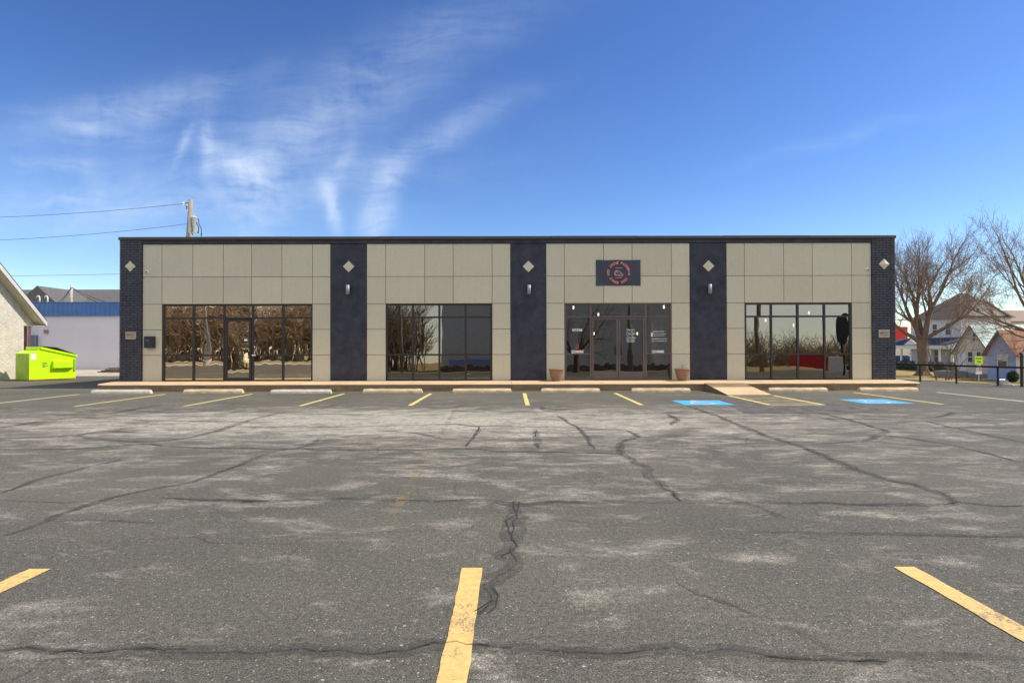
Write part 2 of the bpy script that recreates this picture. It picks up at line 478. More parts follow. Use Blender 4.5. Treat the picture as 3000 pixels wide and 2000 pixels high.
def put_text(mb, s, c, size, mi=0, rot=0.0, align='CENTER', shear=0.0, bold=0.0, width=None, ax=(1, 0, 0), az=(0, 0, 1)):
    vs, fs = text_polys(s, size, align, shear, bold)
    if not vs: return
    k = 1.0
    if width:
        w = max(v[0] for v in vs) - min(v[0] for v in vs); k = width / w if w else 1
    ca, sa = math.cos(rot), math.sin(rot); c = Vector(c); ax = Vector(ax); az = Vector(az)
    mb.add([c + ax * ((x * k) * ca - y * sa) + az * ((x * k) * sa + y * ca) for x, y, _ in vs], fs, mi)


rnd = random.Random(11)

# ------------------------------------------------------------------ ground
def edge_x(Y): return 16.5 + (25.5 - Y) * .348 if Y <= 25.5 else max(15.2, 16.5 - (Y - 25.5) * .3)


def sstep(a, b, x):
    t = min(1, max(0, (x - a) / (b - a))); return t * t * (3 - 2 * t)


def terr(X, Y):
    base = -.05
    return base - 2.15 * sstep(.15, 6, X - edge_x(max(Y, -40)))


mb = MB()
xs = [-2000, -800, -300, -120, -60, -30, -10, 5, 12] + [13 + .6 * i for i in range(0, 60)] + [52, 60, 75, 100, 150, 300, 800, 2000]
ys = [-2000, -800, -300, -150, -80, -60, -45] + [-30 + 2.5 * i for i in range(0, 46)] + [90, 100, 120, 160, 300, 800, 2000, 3000]
vs = [(x, y, terr(x, y)) for y in ys for x in xs]; nx = len(xs)
fs = [(j * nx + i, j * nx + i + 1, (j + 1) * nx + i + 1, (j + 1) * nx + i) for j in range(len(ys) - 1) for i in range(nx - 1)]
mb.add(vs, fs)
tag(mb.build('terrain', M['grass'], smooth=True), kind='structure')

# the lot: one sheet with its sealed cracks in the same mesh
lot = MB()
rows = [-9 + i * 1.5 for i in range(0, 34)]
for a, b in zip(rows[:-1], rows[1:]):
    lot.face([(-70, a, 0), (edge_x(a), a, 0), (edge_x(b), b, 0), (-70, b, 0)])
Z8 = (0, 1180, 2.94); Z1 = (700, 1180, 2.94); Z6 = (1400, 1180, 2.94); Z7 = (2200, 1180, 2.94)
R8 = (1200, 1450, 2.851); R7 = (0, 1600, 2.352); Z2 = (1900, 1600, 2.138)
#      sealant width, core width, [(frame, points)]
CR = [
 (.16, .028, [(Z8, [(1410, 808), (1560, 822), (1830, 845), (2160, 852)]), (Z1, [(0, 850), (380, 845), (760, 825), (1120, 822), (1330, 840), (1560, 843), (1920, 838), (2130, 842), (2352, 882)]), (Z6, [(480, 870), (700, 852), (920, 858), (1320, 856), (1560, 852), (1740, 850), (1900, 852), (2140, 862)]), (Z7, [(0, 855), (400, 870), (620, 862), (900, 870), (1300, 872), (1620, 880), (1740, 868), (1800, 858), (1920, 870), (2090, 886), (2352, 885)])]),
 (.14, .022, [(Z8, [(0, 1150), (180, 1090), (390, 1015), (560, 945), (800, 865), (940, 820), (1120, 778), (1300, 745), (1500, 715), (1640, 690), (1870, 605), (2010, 555), (2290, 440)]), (Z1, [(320, 415), (500, 390), (650, 350), (720, 300)])]),
 (.07, .025, [(Z8, [(0, 840), (290, 850), (560, 860), (750, 850), (800, 865)])]),
 (.16, .025, [(Z8, [(0, 775), (180, 710), (440, 630), (620, 590), (800, 545), (950, 510), (1090, 475)])]),
 (.15, .04, [(Z8, [(0, 402), (600, 398), (1000, 370), (1310, 350), (1410, 375), (1800, 388), (2200, 392)]), (Z1, [(0, 392), (380, 400), (540, 395), (760, 405), (1130, 402), (1610, 402), (1850, 393), (2080, 400)]), (Z6, [(0, 402), (200, 418), (760, 424), (1000, 430), (1250, 442)])]),
 (.24, .03, [(Z8, [(1190, 255), (920, 240), (760, 262), (670, 285), (860, 310), (1000, 325), (1240, 338), (1450, 325), (1680, 290), (1880, 235), (2070, 175)]), (Z1, [(200, 122), (330, 90)])]),
 (.22, .04, [(Z8, [(0, 215), (220, 178), (530, 138), (840, 108), (1000, 82), (1200, 48), (1400, 10)])]),
 (.12, .04, [(Z8, [(0, 172), (200, 176)])]), (.14, .04, [(Z8, [(0, 102), (840, 104)])]),
 (.16, .05, [(Z8, [(750, 133), (1300, 152), (1560, 157), (2352, 165)])]),
 (.18, .05, [(Z8, [(1000, 55), (1560, 85), (1880, 65), (2352, 85)]), (Z1, [(330, 88), (700, 95), (1220, 98)])]),
 (.14, .03, [(Z6, [(690, 110), (790, 180), (850, 205), (930, 280), (1000, 400)])]),
 (.16, .045, [(Z1, [(0, 205), (900, 207), (1240, 200), (1840, 180), (2080, 205)]), (Z6, [(0, 200), (800, 212), (1290, 238)])]),
 (.18, .045, [(Z6, [(550, 75), (900, 82), (1400, 85), (1700, 82), (2000, 84)])]),
 (.20, .035, [(Z6, [(1290, 238), (1350, 265), (1375, 293), (1280, 315), (1230, 360), (1225, 410), (1250, 440), (1330, 480), (1340, 515), (1440, 550), (1475, 575), (1450, 590), (1500, 645), (1580, 690), (1600, 730), (1680, 765), (1720, 810), (1745, 845)])]),
 (.1, .035, [(Z6, [(1375, 293), (1700, 290), (2000, 285), (2352, 278)])]),
 (.24, .05, [(Z6, [(1800, 25), (1980, 85), (2150, 150), (2352, 235)]), (Z7, [(140, 290), (330, 340), (500, 400), (700, 490), (990, 600), (1160, 655), (1290, 685), (1390, 695), (1520, 745), (1640, 780), (1700, 815), (1760, 845), (1740, 868)])]),
 (.22, .05, [(Z7, [(560, 80), (780, 132), (960, 175), (1060, 210), (1170, 243), (1080, 290), (1010, 325), (870, 338), (600, 345)])]),
 (.18, .05, [(Z7, [(1150, 275), (1400, 310), (1750, 365), (1900, 405), (2140, 460), (2280, 500), (2352, 512)])]),
 (.2, .05, [(Z7, [(1470, 148), (1700, 205), (1960, 262), (2200, 310), (2352, 342)])]),
 (.1, .03, [(Z7, [(1080, 335), (1300, 358), (1560, 375), (1780, 375)])]),
 (.18, .05, [(Z7, [(600, 140), (1090, 138), (1400, 130), (1620, 122), (1690, 105), (1750, 82), (2352, 85)])]),
 (.13, .012, [(Z7, [(0, 1115), (400, 1105), (700, 1120), (1000, 1132), (1300, 1130), (1700, 1140), (2100, 1145), (2352, 1150)])]),
 (.1, .07, [(Z7, [(780, 5), (1000, 40), (1150, 72)])]),
 (.17, .022, [(R7, [(0, 715), (200, 708), (330, 735), (480, 725), (600, 745), (720, 740), (850, 725), (1040, 722), (1300, 735), (1500, 725), (1740, 740), (1900, 715), (2100, 712), (2200, 730), (2352, 725), (2800, 722)]), (R8, [(100, 1258), (200, 1252), (300, 1268), (430, 1255), (520, 1280), (640, 1285), (760, 1310), (900, 1300), (1000, 1285), (1150, 1300), (1400, 1310), (1530, 1310), (1680, 1330), (1996, 1310)]), (Z2, [(170, 645), (330, 678), (480, 655), (740, 690), (920, 690), (1130, 702), (1270, 705), (1500, 730)])]),
 (.17, .018, [(Z2, [(1200, 665), (1560, 685), (1700, 690), (1900, 675), (2060, 690), (2352, 705)])]),
 (.30, .028, [(R8, [(850, 60), (880, 140), (910, 200), (870, 260), (840, 350), (850, 430), (770, 480), (725, 500), (790, 545)])]),
 (.22, .022, [(R8, [(850, 430), (865, 520), (860, 570), (820, 620), (700, 690), (640, 740), (600, 760), (690, 850), (690, 890), (620, 950), (560, 1000)])]),
 (.10, .012, [(R8, [(640, 750), (740, 830), (740, 880), (660, 990)])]),
 (.2, .05, [(Z6, [(500, 235), (515, 310), (520, 390)])]), (.22, .055, [(Z6, [(1640, 100), (1700, 130), (1725, 155), (1670, 190)])]), (.2, .055, [(Z6, [(550, 30), (570, 65)])]),
 (.02, .013, [(Z1, [(900, 1085), (1300, 1100), (1840, 1100), (2080, 1100)])]),
 (.02, .012, [(Z6, [(850, 1113), (1100, 1113), (1380, 1122), (1500, 1115), (1700, 1110)])]),
 (.10, .004, [(Z8, [(430, 1020), (900, 1010), (1250, 1030), (1440, 1035)])]), (.02, .012, [(Z7, [(2100, 1118), (2352, 1138)])]),
 (.13, .004, [(Z2, [(170, 230), (380, 320), (560, 380), (640, 420)])]), (.14, .012, [(Z2, [(850, 500), (1000, 570), (1100, 620), (1200, 660)])]),
 (.14, .03, [(Z1, [(700, 55), (880, 0)])]), (.14, .03, [(Z1, [(1160, 235), (1500, 255), (1740, 305), (1920, 315)])]),
 (.1, .05, [(Z1, [(2080, 205), (2050, 260), (1950, 380)])]),
 (.10, .012, [(R7, [(330, 780), (220, 850), (70, 940)])]), (.07, .004, [(R7, [(330, 785), (700, 795), (900, 785)])]),
]
for sw, cw, parts in CR:
    pts = []
    for (bx, by, k), pl in parts: pts += [gp(bx + x / k, by + y / k) for x, y in pl]
    fine = []
    for a, b in zip(pts[:-1], pts[1:]):
        n = max(1, int((b - a).length / .07))
        for i in range(n):
            p = a.lerp(b, i / n)
            q = noise.noise_vector(Vector((p.x * 2.2, p.y * 2.2, 3))) * .045 + noise.noise_vector(Vector((p.x * 9, p.y * 9, 1))) * .02 + noise.noise_vector(Vector((p.x * 24, p.y * 24, 7))) * .009
            fine.append(Vector((p.x + q.x, p.y + q.y, 0)))
    fine.append(pts[-1])
    sd = rnd.random() * 50; lot.zj = (rnd.random()) * .0008
    if sw > .03: lot.strip(fine, lambda i: sw * .72 * (.72 + .45 * abs(noise.noise(Vector((i * .065, sd, 0)))) + .4 * abs(noise.noise(Vector((i * .35, sd, 2))))) * min(1, .3 + i * .12, .3 + (len(fine) - 1 - i) * .12), .0016, 1)
    # broken, jagged dark core, with side cracks where the repair is wide
    for q in range(1 + (2 if sw >= .2 else (1 if sw >= .13 else 0))):
        run = []; thr = -.16 if q == 0 else .12
        ck = cw * .68 if q == 0 else min(cw, .02) * .8

        def flush(run):
            if len(run) > 2: lot.strip(run, lambda j: ck * (.15 + .75 * abs(noise.noise(Vector((j * .5, sd, 4 + q)))) + .6 * abs(noise.noise(Vector((j * 1.7, sd, q))))), .0058, 2)
        for i, p in enumerate(fine):
            jx = noise.noise_vector(Vector((p.x * 13, p.y * 13, 5 + q * 7))) * .016 + noise.noise_vector(Vector((p.x * 40, p.y * 40, 2))) * .007
            if q: jx = jx * 1.4 + noise.noise_vector(Vector((p.x * 3, p.y * 3, q * 11))) * sw * .32
            if noise.noise(Vector((i * .1, sd, 9 + q * 5))) > thr: run.append(p + jx)
            else: flush(run); run = []
        flush(run)
lot_o = tag(lot.build('parking_lot', [M['asphalt'], M['sealant'], M['crack']]), kind='structure')

# rough repair patch round the access aisle
mb = MB()
pp = [gp(2105, 1160.5, .004), gp(2320, 1160.5, .004), gp(2592, 1207, .004), gp(2180, 1211, .004)]
pl = []
for a, b in zip(pp, pp[1:] + pp[:1]):
    for i in range(14):
        p = a.lerp(b, i / 14); q = noise.noise_vector(p * 1.7) * .13
        pl.append((p.x + q.x, p.y + q.y, .004))
mb.face(pl); mb.build('asphalt_patch', M['patch'], lot_o)

def ragged(x0, x1, y0, y1, z, step=.06, j=.009):
    n = max(2, int((y1 - y0) / step)); L = []; Rr = []
    for i in range(n + 1):
        y = y0 + (y1 - y0) * i / n
        L.append((x0 + (noise.noise(Vector((y * 5, x0, 0))) + .6 * noise.noise(Vector((y * 17, x0, 3)))) * j, y, z)); Rr.append((x1 + (noise.noise(Vector((y * 5, x1, 5))) + .6 * noise.noise(Vector((y * 17, x1, 8)))) * j, y, z))
    vs = []; fs = []
    for a, b in zip(L, Rr): vs += [a, b]
    for i in range(n): fs.append((2 * i, 2 * i + 1, 2 * i + 3, 2 * i + 2))
    return vs, fs


for X in (-13.4, -10.73, -8.04, -5.2, -2.51, .38, 3.18, 10.57, 13.15):
    pale = abs(X) > 9
    vs, fs = ragged(X - .055, X + .055, 14.5, 18.3, .0045)
    MB().add(vs, fs).build('parking_line', M['faint_line'] if X in (13.15, -13.4) else M['pale_yellow'], lot_o)
for x0, x1 in ((-3.13, -2.99), (-.325, -.195), (2.47, 2.60)):
    vs, fs = ragged(x0, x1, -1.6, 3.84, .0045)
    MB().add(vs, fs).build('parking_line', M['yellow'], lot_o)
# ghosts of an older layout
mb = MB()
for px0, py0, px1, py1 in ((1340, 1190, 1150, 1510), ):
    a, b = gp(px0, py0), gp(px1, py1)
    mb.strip([a.lerp(b, i / 20) for i in range(21)], .1, .0032)
for px, py in ((700, 1331), (900, 1333), (1270, 1331), (300, 1326)):
    a = gp(px, py); mb.strip([a + Vector((-.55 + .1 * i, .0, 0)) for i in range(12)], .1, .0032)
mb.build('worn_parking_line', M['faded_yellow'], lot_o)

# hatched access aisle
mb = MB()
for x in (6.3, 7.6): mb.add(*ragged(x - .06, x + .06, 14.42, 17.2, .007))
mb.box(6.36, 7.54, 14.42, 14.53, .006, .0075)
for i in range(5):
    y = 14.85 + i * .5
    mb.strip([(6.42, y + .16, 0), (7.0, y + .02, 0), (7.54, y - .08, 0)], .075, .008)
mb.build('access_aisle_marking', M['pale_yellow'], lot_o)


def wheelchair(cx, cy, s, name):                           # blue square with the white wheelchair sign, top towards the building
    b = MB(); h = .62 * s
    b.add(*ragged(cx - h, cx + h, cy - h, cy + h, .0045, .1, .02))
    sym = b.build(name, M['blue_paint'], lot_o)
    w = MB(); z = .007; q = lambda x, y: (cx + x * s, cy + y * s, 0)
    arc = [q(-.05 + .27 * math.cos(t), -.17 + .27 * math.sin(t)) for t in [R(120 + 10 * i) for i in range(0, 25)]]
    w.strip(arc, .06 * s, z)
    w.strip([q(-.1, .28), q(-.06, .0), q(.14, .0), q(.27, -.3), q(.36, -.27)], .065 * s, z + .001)
    w.strip([q(-.08, .15), q(.12, .15)], .06 * s, z + .002)
    w.face([(*q(-.11 + .075 * math.cos(t), .42 + .075 * math.sin(t))[:2], z) for t in [R(30 * i) for i in range(12)]])
    w.build('wheelchair_symbol', M['white_paint'], sym)


lot.zj = 0


wheelchair(4.85, 15.1, 1.0, 'accessible_parking_sign_marking')
wheelchair(9.4, 15.32, 1.0, 'accessible_parking_sign_marking')

# kerb along the drop, gravel yard
mb = MB()
for i in range(24):
    a, b = -6 + i * 1.7, -6 + (i + 1) * 1.7 - .01
    mb.prism([(edge_x(a) + .0, a, .002), (edge_x(a) + .16, a, .002), (edge_x(b) + .16, b, .002), (edge_x(b), b, .002)], (0, 0, .035))
tag(mb.build('kerb', M['kerb']), kind='structure')
mb = MB()
g = [(-30, 29.8), (-19.2, 30.2), (-15.5, 32.4), (-9, 32.8), (-9, 40), (-33, 40)]
mb.face([(x, y, .006) for x, y in g])
tag(mb.build('gravel_yard', M['gravel']), kind='structure')

# pavement and ramp
ZW = fz(1113.7) - .004
mb = MB()
c = [(-13.2, 19.3), (13.2, 19.3), (13.36, 19.36), (13.42, 19.5), (13.95, 21.4), (-14.2, 21.4), (-14.05, 20.6), (-13.8, 19.7), (-13.62, 19.42), (-13.4, 19.32)]
ctr = Vector((0, 20.4))
ins = [tuple(Vector(p) + (ctr - Vector(p)).normalized() * .0 + Vector((0, .025 if p[1] < 19.8 else 0))) for p in c]
n = len(c)
mb.face([(x, y, ZW) for x, y in ins], 0)
mb.add([(x, y, ZW) for x, y in ins] + [(x, y, ZW - .02) for x, y in c] + [(x, y, -.02) for x, y in c],
       [(i, (i + 1) % n, (i + 1) % n + n, i + n)[::-1] for i in range(n)] + [(i + n, (i + 1) % n + n, (i + 1) % n + 2 * n, i + 2 * n)[::-1] for i in range(n)], 1)
for i in range(n): mb.mi[1 + i] = 0
for x in (-10.4, -7.1, -3.4, .0, 3.0, 5.4, 8.4, 11.2):   # control joints
    mb.add([(x - .008, 19.33, ZW + .002), (x + .008, 19.33, ZW + .002), (x + .008 - .06, 21.1, ZW + .002), (x - .008 - .06, 21.1, ZW + .002)], [(0, 1, 2, 3)], 2)
walk = tag(mb.build('sidewalk', [M['walk'], M['riser'], M['joint']]), kind='structure')
mb = MB()
mb.prism([(6.28, 17.22, .002), (6.28, 19.31, .002), (6.28, 19.31, ZW + .003), (6.28, 17.22, .02)], (1.29, 0, 0), 1)
mb.add([(6.28, 17.22, .022), (7.57, 17.22, .022), (7.57, 19.34, ZW + .005), (6.28, 19.34, ZW + .005)], [(0, 1, 2, 3)], 0)
mb.build('ramp', [M['walk'], M['riser']], walk)

# ------------------------------------------------------------------ the shop building
BZ = fz(1113.7)
B = thing('retail_building', 'long single storey retail building with beige panels and dark pilasters', 'building', (0, FY, 0))
YP = FY - .03                                             # panel face
ZT, ZC, ZB_ = fz(693.5), fz(702), fz(713.7)
XL, XR = fx(354.5), fx(2619)
rowsz = [ZB_, fz(809.5), fz(888.8)]
side = [fz(888.8), fz(963.5), fz(1038), BZ]
BAYS = [
    (419, 969, [475.5, 565.5, 655, 737.5, 826.5, 916]),
    (1075, 1496, [1130.5, 1244.5, 1328, 1442]),
    (1600, 2020.7, [1653.6, 1768.5, 1852, 1967]),
    (2128, 2552, [2181, 2296, 2380, 2495]),
]
g = .0075
OPEN = []
for xl, xr, J in BAYS:
    mb = MB()
    X = [fx(q) for q in [xl] + J + [xr]]
    for i in range(len(X) - 1):
        for k in range(2):
            mb.bbox(X[i] + g, X[i + 1] - g, YP, FY, rowsz[k + 1] + g, rowsz[k] - g, .006, rnd.choice((0, 0, 2, 3)))
    for a, b in ((X[0], X[1]), (X[-2], X[-1])):
        for k in range(3):
            mb.bbox(a + g, b - g, YP, FY, side[k + 1] + (g if k < 2 else .002), side[k] - g, .006, rnd.choice((0, 0, 2, 3)))
    wl, wr, wt = X[1], X[-2], side[0]
    mb.box(X[0], X[-1], FY + .001, FY + .16, wt, ZB_ + .02, 1)
    mb.box(X[0], wl, FY + .001, FY + .16, BZ - .01, wt, 1); mb.box(wr, X[-1], FY + .001, FY + .16, BZ - .01, wt, 1)
    mb.build('panel_wall', [M['panel'], M['joint'], M['panel_b'], M['panel_c']], B)
    OPEN.append((wl, wr, wt))
for a, b in ((969, 1075), (1496, 1600), (2020.7, 2128)):
    MB().bbox(fx(a) + .004, fx(b) - .004, FY - .05, FY + .16, BZ - .003, ZB_, .012).build('pilaster', M['navy'], B)


def brick_pier(xl, xr):
    mb = MB()
    x0, x1 = fx(xl), fx(xr)
    mb.box(x0 + .012, x1 - .004, FY - .05, FY + .3, -.02, ZC - .002, 1)
    nC = 58; hC = (ZC - BZ) / nC; L = .262
    for r in range(-3, nC):
        z = BZ + r * hC
        if z < 0: continue
        off = (r % 2) * .5 * L
        x = x0 - off
        while x < x1 - .02:
            a, b = max(x0, x), min(x1, x + L - .012)
            if b - a > .03:
                dy = rnd.uniform(-.004, .004)
                mb.bbox(a, b, FY - .088 + dy, FY - .045, z + .006, z + hC - .006, .003, 0)
                if x <= x0 + .001 or b >= x1 - .001:      # return face bricks down the side
                    pass
            x += L
        for xe, sgn in ((x0, -1), (x1, 1)):
            if sgn < 0: mb.box(xe - .002, xe + .014, FY - .06, FY + .28, z + .005, z + hC - .005, 0)
            elif xr > 1500: mb.box(xe - .014, xe + .002, FY - .06, FY + .28, z + .005, z + hC - .005, 0)
    return mb.build('brick_pier', [M['navybrick'], M['mortar']], B)


brick_pier(354.5, 419); brick_pier(2552, 2619)
MB().bbox(fx(419) + .004, fx(2552) - .004, FY - .075, FY + .16, ZB_ + .004, ZC, .008).build('parapet_band', M['navy'], B)
mb = MB()
xq = XL - .03
for i in range(9):
    w = (XR - XL + .06) / 9
    mb.bbox(xq + .003, xq + w - .003, FY - .13, FY + .34, ZC + .002, ZT + .004 * (i % 2), .006)
    xq += w
mb.build('coping', M['coping'], B)
mb = MB()
mb.box(XL + .02, XR - .02, FY + .34, 36.0, 4.75, 4.9)
mb.build('roof', M['gwall'], B)
mb = MB()
mb.box(XL + .02, XL + .25, FY + .305, 36, -.02, 5.15); mb.box(XR - .25, XR - .02, FY + .305, 36, -.02, 5.15); mb.box(XL + .25, XR - .25, 35.8, 36, -.02, 5.15)
mb.box(XL + .25, XR - .25, FY + .165, FY + .3, 3.2, ZC)
mb.build('rear_wall', M['navybrick'], B)
# interior shell behind the glass
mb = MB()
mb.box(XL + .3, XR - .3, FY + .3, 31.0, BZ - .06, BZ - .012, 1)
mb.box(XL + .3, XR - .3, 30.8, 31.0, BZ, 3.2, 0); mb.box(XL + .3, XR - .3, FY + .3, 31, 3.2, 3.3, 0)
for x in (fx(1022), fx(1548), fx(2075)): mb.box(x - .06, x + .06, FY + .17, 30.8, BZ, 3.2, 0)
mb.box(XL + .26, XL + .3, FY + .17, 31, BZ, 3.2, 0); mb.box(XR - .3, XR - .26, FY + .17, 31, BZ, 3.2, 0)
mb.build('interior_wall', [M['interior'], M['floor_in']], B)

F0, F1 = FY + .01, FY + .10                               # storefront frame depth
YG = FY + .055
LEAN = .012                                               # the glass leans back a little at the top


def storefront(k, vert, horiz, glassm, framem):
    wl, wr, wt = OPEN[k]; mb = MB()
    for a, b, y0, y1 in vert: mb.bbox(fx(a), fx(b), F0, F1, fz(y1), fz(y0), .006)
    for a, b, y0, y1 in horiz: mb.bbox(fx(a) + .001, fx(b) - .001, F0 + .004, F1 - .004, fz(y1), fz(y0), .006)
    return mb.build('storefront_window', framem, B)


def panes(parent, m, rects, lean=LEAN):
    mb = MB()
    for a, b, y0, y1 in rects:
        t = rnd.uniform(-.0012, .0012); u = rnd.uniform(-.0012, .0012)
        x0, x1, z0, z1 = fx(a), fx(b), fz(y1), fz(y0)
        u += lean * (z1 - z0) / 2
        mb.face([(x0, YG - t - u, z0), (x1, YG + t - u, z0), (x1, YG + t + u, z1), (x0, YG - t + u, z1)])
    return mb.build('glazing', m, parent)


def door_leaf(a, b, y0, y1, ga, gb, gy0, gy1, framem, glassm, hx):
    mb = MB()
    x0, x1, z0, z1 = fx(a), fx(b), fz(y1), fz(y0); gx0, gx1, gz0, gz1 = fx(ga), fx(gb), fz(gy1), fz(gy0)
    mb.bbox(x0, gx0, F0 - .012, F1 - .02, z0, z1, .005); mb.bbox(gx1, x1, F0 - .012, F1 - .02, z0, z1, .005)
    mb.bbox(gx0 + .001, gx1 - .001, F0 - .01, F1 - .022, z0, gz0, .005); mb.bbox(gx0 + .001, gx1 - .001, F0 - .01, F1 - .022, gz1, z1, .005)
    d = mb.build('glass_door', framem, B)
    m2 = MB(); t = rnd.uniform(-.001, .001)
    u = LEAN * (gz1 - gz0) / 2
    m2.face([(gx0, YG - t - u, gz0), (gx1, YG + t - u, gz0), (gx1, YG + t + u, gz1), (gx0, YG - t + u, gz1)])
    m2.build('glazing', glassm, d)
    hz0, hz1 = fz(1040), fz(1012); X = fx(hx); yy = F0 - .07
    m3 = MB().tube([(X, F0 - .01, hz0), (X, yy + .015, hz0 + .005), (X, yy, hz0 + .03), (X, yy, hz1 - .03), (X, yy + .015, hz1 - .005), (X, F0 - .01, hz1)], .014, 8)
    m3.build('handle', M['black'], d, True)
    return d


# bay 1: five lights with a door in the third
w = storefront(0, [(476, 481, 890, 1113.5), (563, 569, 890, 1113.5), (653, 658, 890, 1113.5), (737, 742, 890, 1113.5), (825, 831, 890, 1113.5), (911, 916, 890, 1113.5)],
               [(481, 563, 890, 894), (569, 653, 890, 894), (658, 737, 890, 894), (742, 825, 890, 894), (831, 911, 890, 894),
                (481, 563, 927, 932), (569, 653, 927, 932), (658, 737, 927, 932), (742, 825, 927, 932), (831, 911, 927, 932),
                (481, 563, 1036, 1041), (569, 653, 1036, 1041), (742, 825, 1036, 1041), (831, 911, 1036, 1041),
                (481, 563, 1110, 1113.5), (569, 653, 1110, 1113.5), (742, 825, 1110, 1113.5), (831, 911, 1110, 1113.5)], None, M['bronze'])
cols = [(480, 564), (568, 654), (741, 826), (830, 912)]
panes(w, M['glass_warm'], [(a, b, y0, y1) for a, b in cols for y0, y1 in ((893, 928), (931, 1037), (1040, 1111))] + [(657, 738, 893, 928)], .003)
d = door_leaf(659, 736, 933, 1112.5, 664, 729.5, 939, 1104, M['bronze'], M['glass_warm'], 733)
mb = MB(); mb.box(fx(714), fx(723), F0 + .03, F0 + .034, fz(997), fz(991)); mb.build('notice', M['letter_white'], d)
mb = MB(); mb.box(fx(738), fx(749), F0 - .012, F0 - .004, fz(1040), fz(1036.5)); mb.build('notice', M['letter_white'], w)
# bays 2 and 4: four lights
for k, v0, gm, fm in ((1, [1130.5, 1136, 1206, 1212, 1284, 1289.5, 1361, 1366.5, 1436, 1442], M['glass_grey'], M['bronze']), (3, [2181.5, 2187, 2257.5, 2263, 2335, 2341, 2413.5, 2419, 2489.5, 2495], M['glass_grey'], M['bronze'])):
    V = [(v0[2 * i], v0[2 * i + 1], 889.5, 1113) for i in range(5)]
    Hh = []; P = []
    for i in range(4):
        a, b = v0[2 * i + 1], v0[2 * i + 2]
        for y0, y1 in ((889.5, 894), (926, 931), (1036, 1041), (1109.5, 1113)): Hh.append((a, b, y0, y1))
        for y0, y1 in ((893, 927), (930, 1037), (1040, 1110)): P.append((a - 1, b + 1, y0, y1))
    w = storefront(k, V, Hh, gm, fm); panes(w, gm, P)
# bay 3: double doors between side lights
V = [(1654, 1659, 889, 1113.5), (1728, 1733.5, 889, 1113.5), (1888.5, 1895, 889, 1113.5), (1963, 1967, 889, 1113.5)]
Hh = [(1659, 1728, 889, 893), (1733.5, 1888.5, 889, 893), (1895, 1963, 889, 893), (1659, 1728, 926, 930), (1733.5, 1888.5, 926, 931), (1895, 1963, 926, 930),
      (1659, 1728, 1035, 1039), (1895, 1963, 1035, 1039), (1659, 1728, 1109, 1113.5), (1895, 1963, 1109, 1113.5)]
w3 = storefront(2, V, Hh, None, M['mauve'])
panes(w3, M['glass_dark'], [(1658, 1729, 892, 927), (1658, 1729, 929, 1036), (1658, 1729, 1038, 1110), (1732, 1889, 892, 927), (1894, 1964, 892, 927), (1894, 1964, 929, 1036), (1894, 1964, 1038, 1110)])
d1 = door_leaf(1734, 1810.7, 932, 1112.5, 1739, 1805, 936, 1088.5, M['mauve'], M['glass_dark'], 1803.5)
d2 = door_leaf(1811.5, 1888, 932, 1112.5, 1817, 1883, 936, 1088.5, M['mauve'], M['glass_dark'], 1819)
YT = YG - .022
for s_, y, sz in (("Hours", 966, .115), ("Tue.-Thur.", 973.5, .075), ("11AM-8PM", 979, .075), ("Fri.- Sat.", 985, .075), ("11AM-9PM", 990.5, .075), ("Sun.-Mon.", 995.5, .075), ("CLOSED", 1000.5, .075)):
    mb = MB(); put_text(mb, s_, at(1848, y, YT), sz); mb.build('hours_lettering', M['letter_white'], d2)
mb = MB(); put_text(mb, "HOT STONE", at(1691, 967, YT), .115, bold=.006, width=.36); mb.build('window_lettering', M['letter_white'], w3)
for s_, y, sz, wd, sh in (("Connect with us!", 970.5, .085, .42, .4), ("@hot.stone.pizzeria.catering", 977.5, .05, .48, .25), ("@hot.stonepizzeria", 983, .05, .38, .25), ("LIKE-SHARE-FOLLOW-TAG", 992.5, .055, .57, 0), ("https://hotstonepizzeria.co", 998.5, .055, .56, .3)):
    mb = MB(); put_text(mb, s_, at(1931 if y > 975 else 1929, y, YT), sz, bold=0, width=wd, shear=sh); mb.build('window_lettering', M['letter_white'], w3)
for y in (977, 982.8):
    p = at(1909.5, y, YT); MB().box(p.x - .03, p.x + .03, YT - .001, YT, p.z - .03, p.z + .03).build('social_icon', M['letter_white'], w3)
for px, s_ in ((1691.5, "SOLICITING"), (1927.5, "LOITERING")):
    p = at(px, 1030, YT)
    mb = MB(); mb.box(p.x - .225, p.x + .225, YT - .004, YT, p.z - .055, p.z + .055, 0)
    mb.box(p.x - .205, p.x - .09, YT - .007, YT - .004, p.z - .04, p.z + .04, 1)
    put_text(mb, "NO", (p.x - .148, YT - .009, p.z), .075, 2, bold=.003)
    put_text(mb, s_, (p.x + .065, YT - .006, p.z), .07, 1, bold=.003, width=.27)
    mb.build('notice_plate', [M['plate_grey'], M['letter_white'], M['sign_ink']], w3)
p = at(1691, 1015, YT)
mb = MB()
for r0, mi, yy in ((.065, 0, 0), (.036, 1, .002)):
    mb.prism([(p.x + r0 * math.cos(t), YT - yy, p.z + r0 * math.sin(t)) for t in [R(20 * i) for i in range(18)]], (0, -.002, 0), mi)
mb.box(p.x - .07, p.x + .07, YT - .002, YT, p.z - .085, p.z - .06, 0)
mb.build('round_badge', [M['badge'], M['neon_halo'], M['neon_pale']], w3)

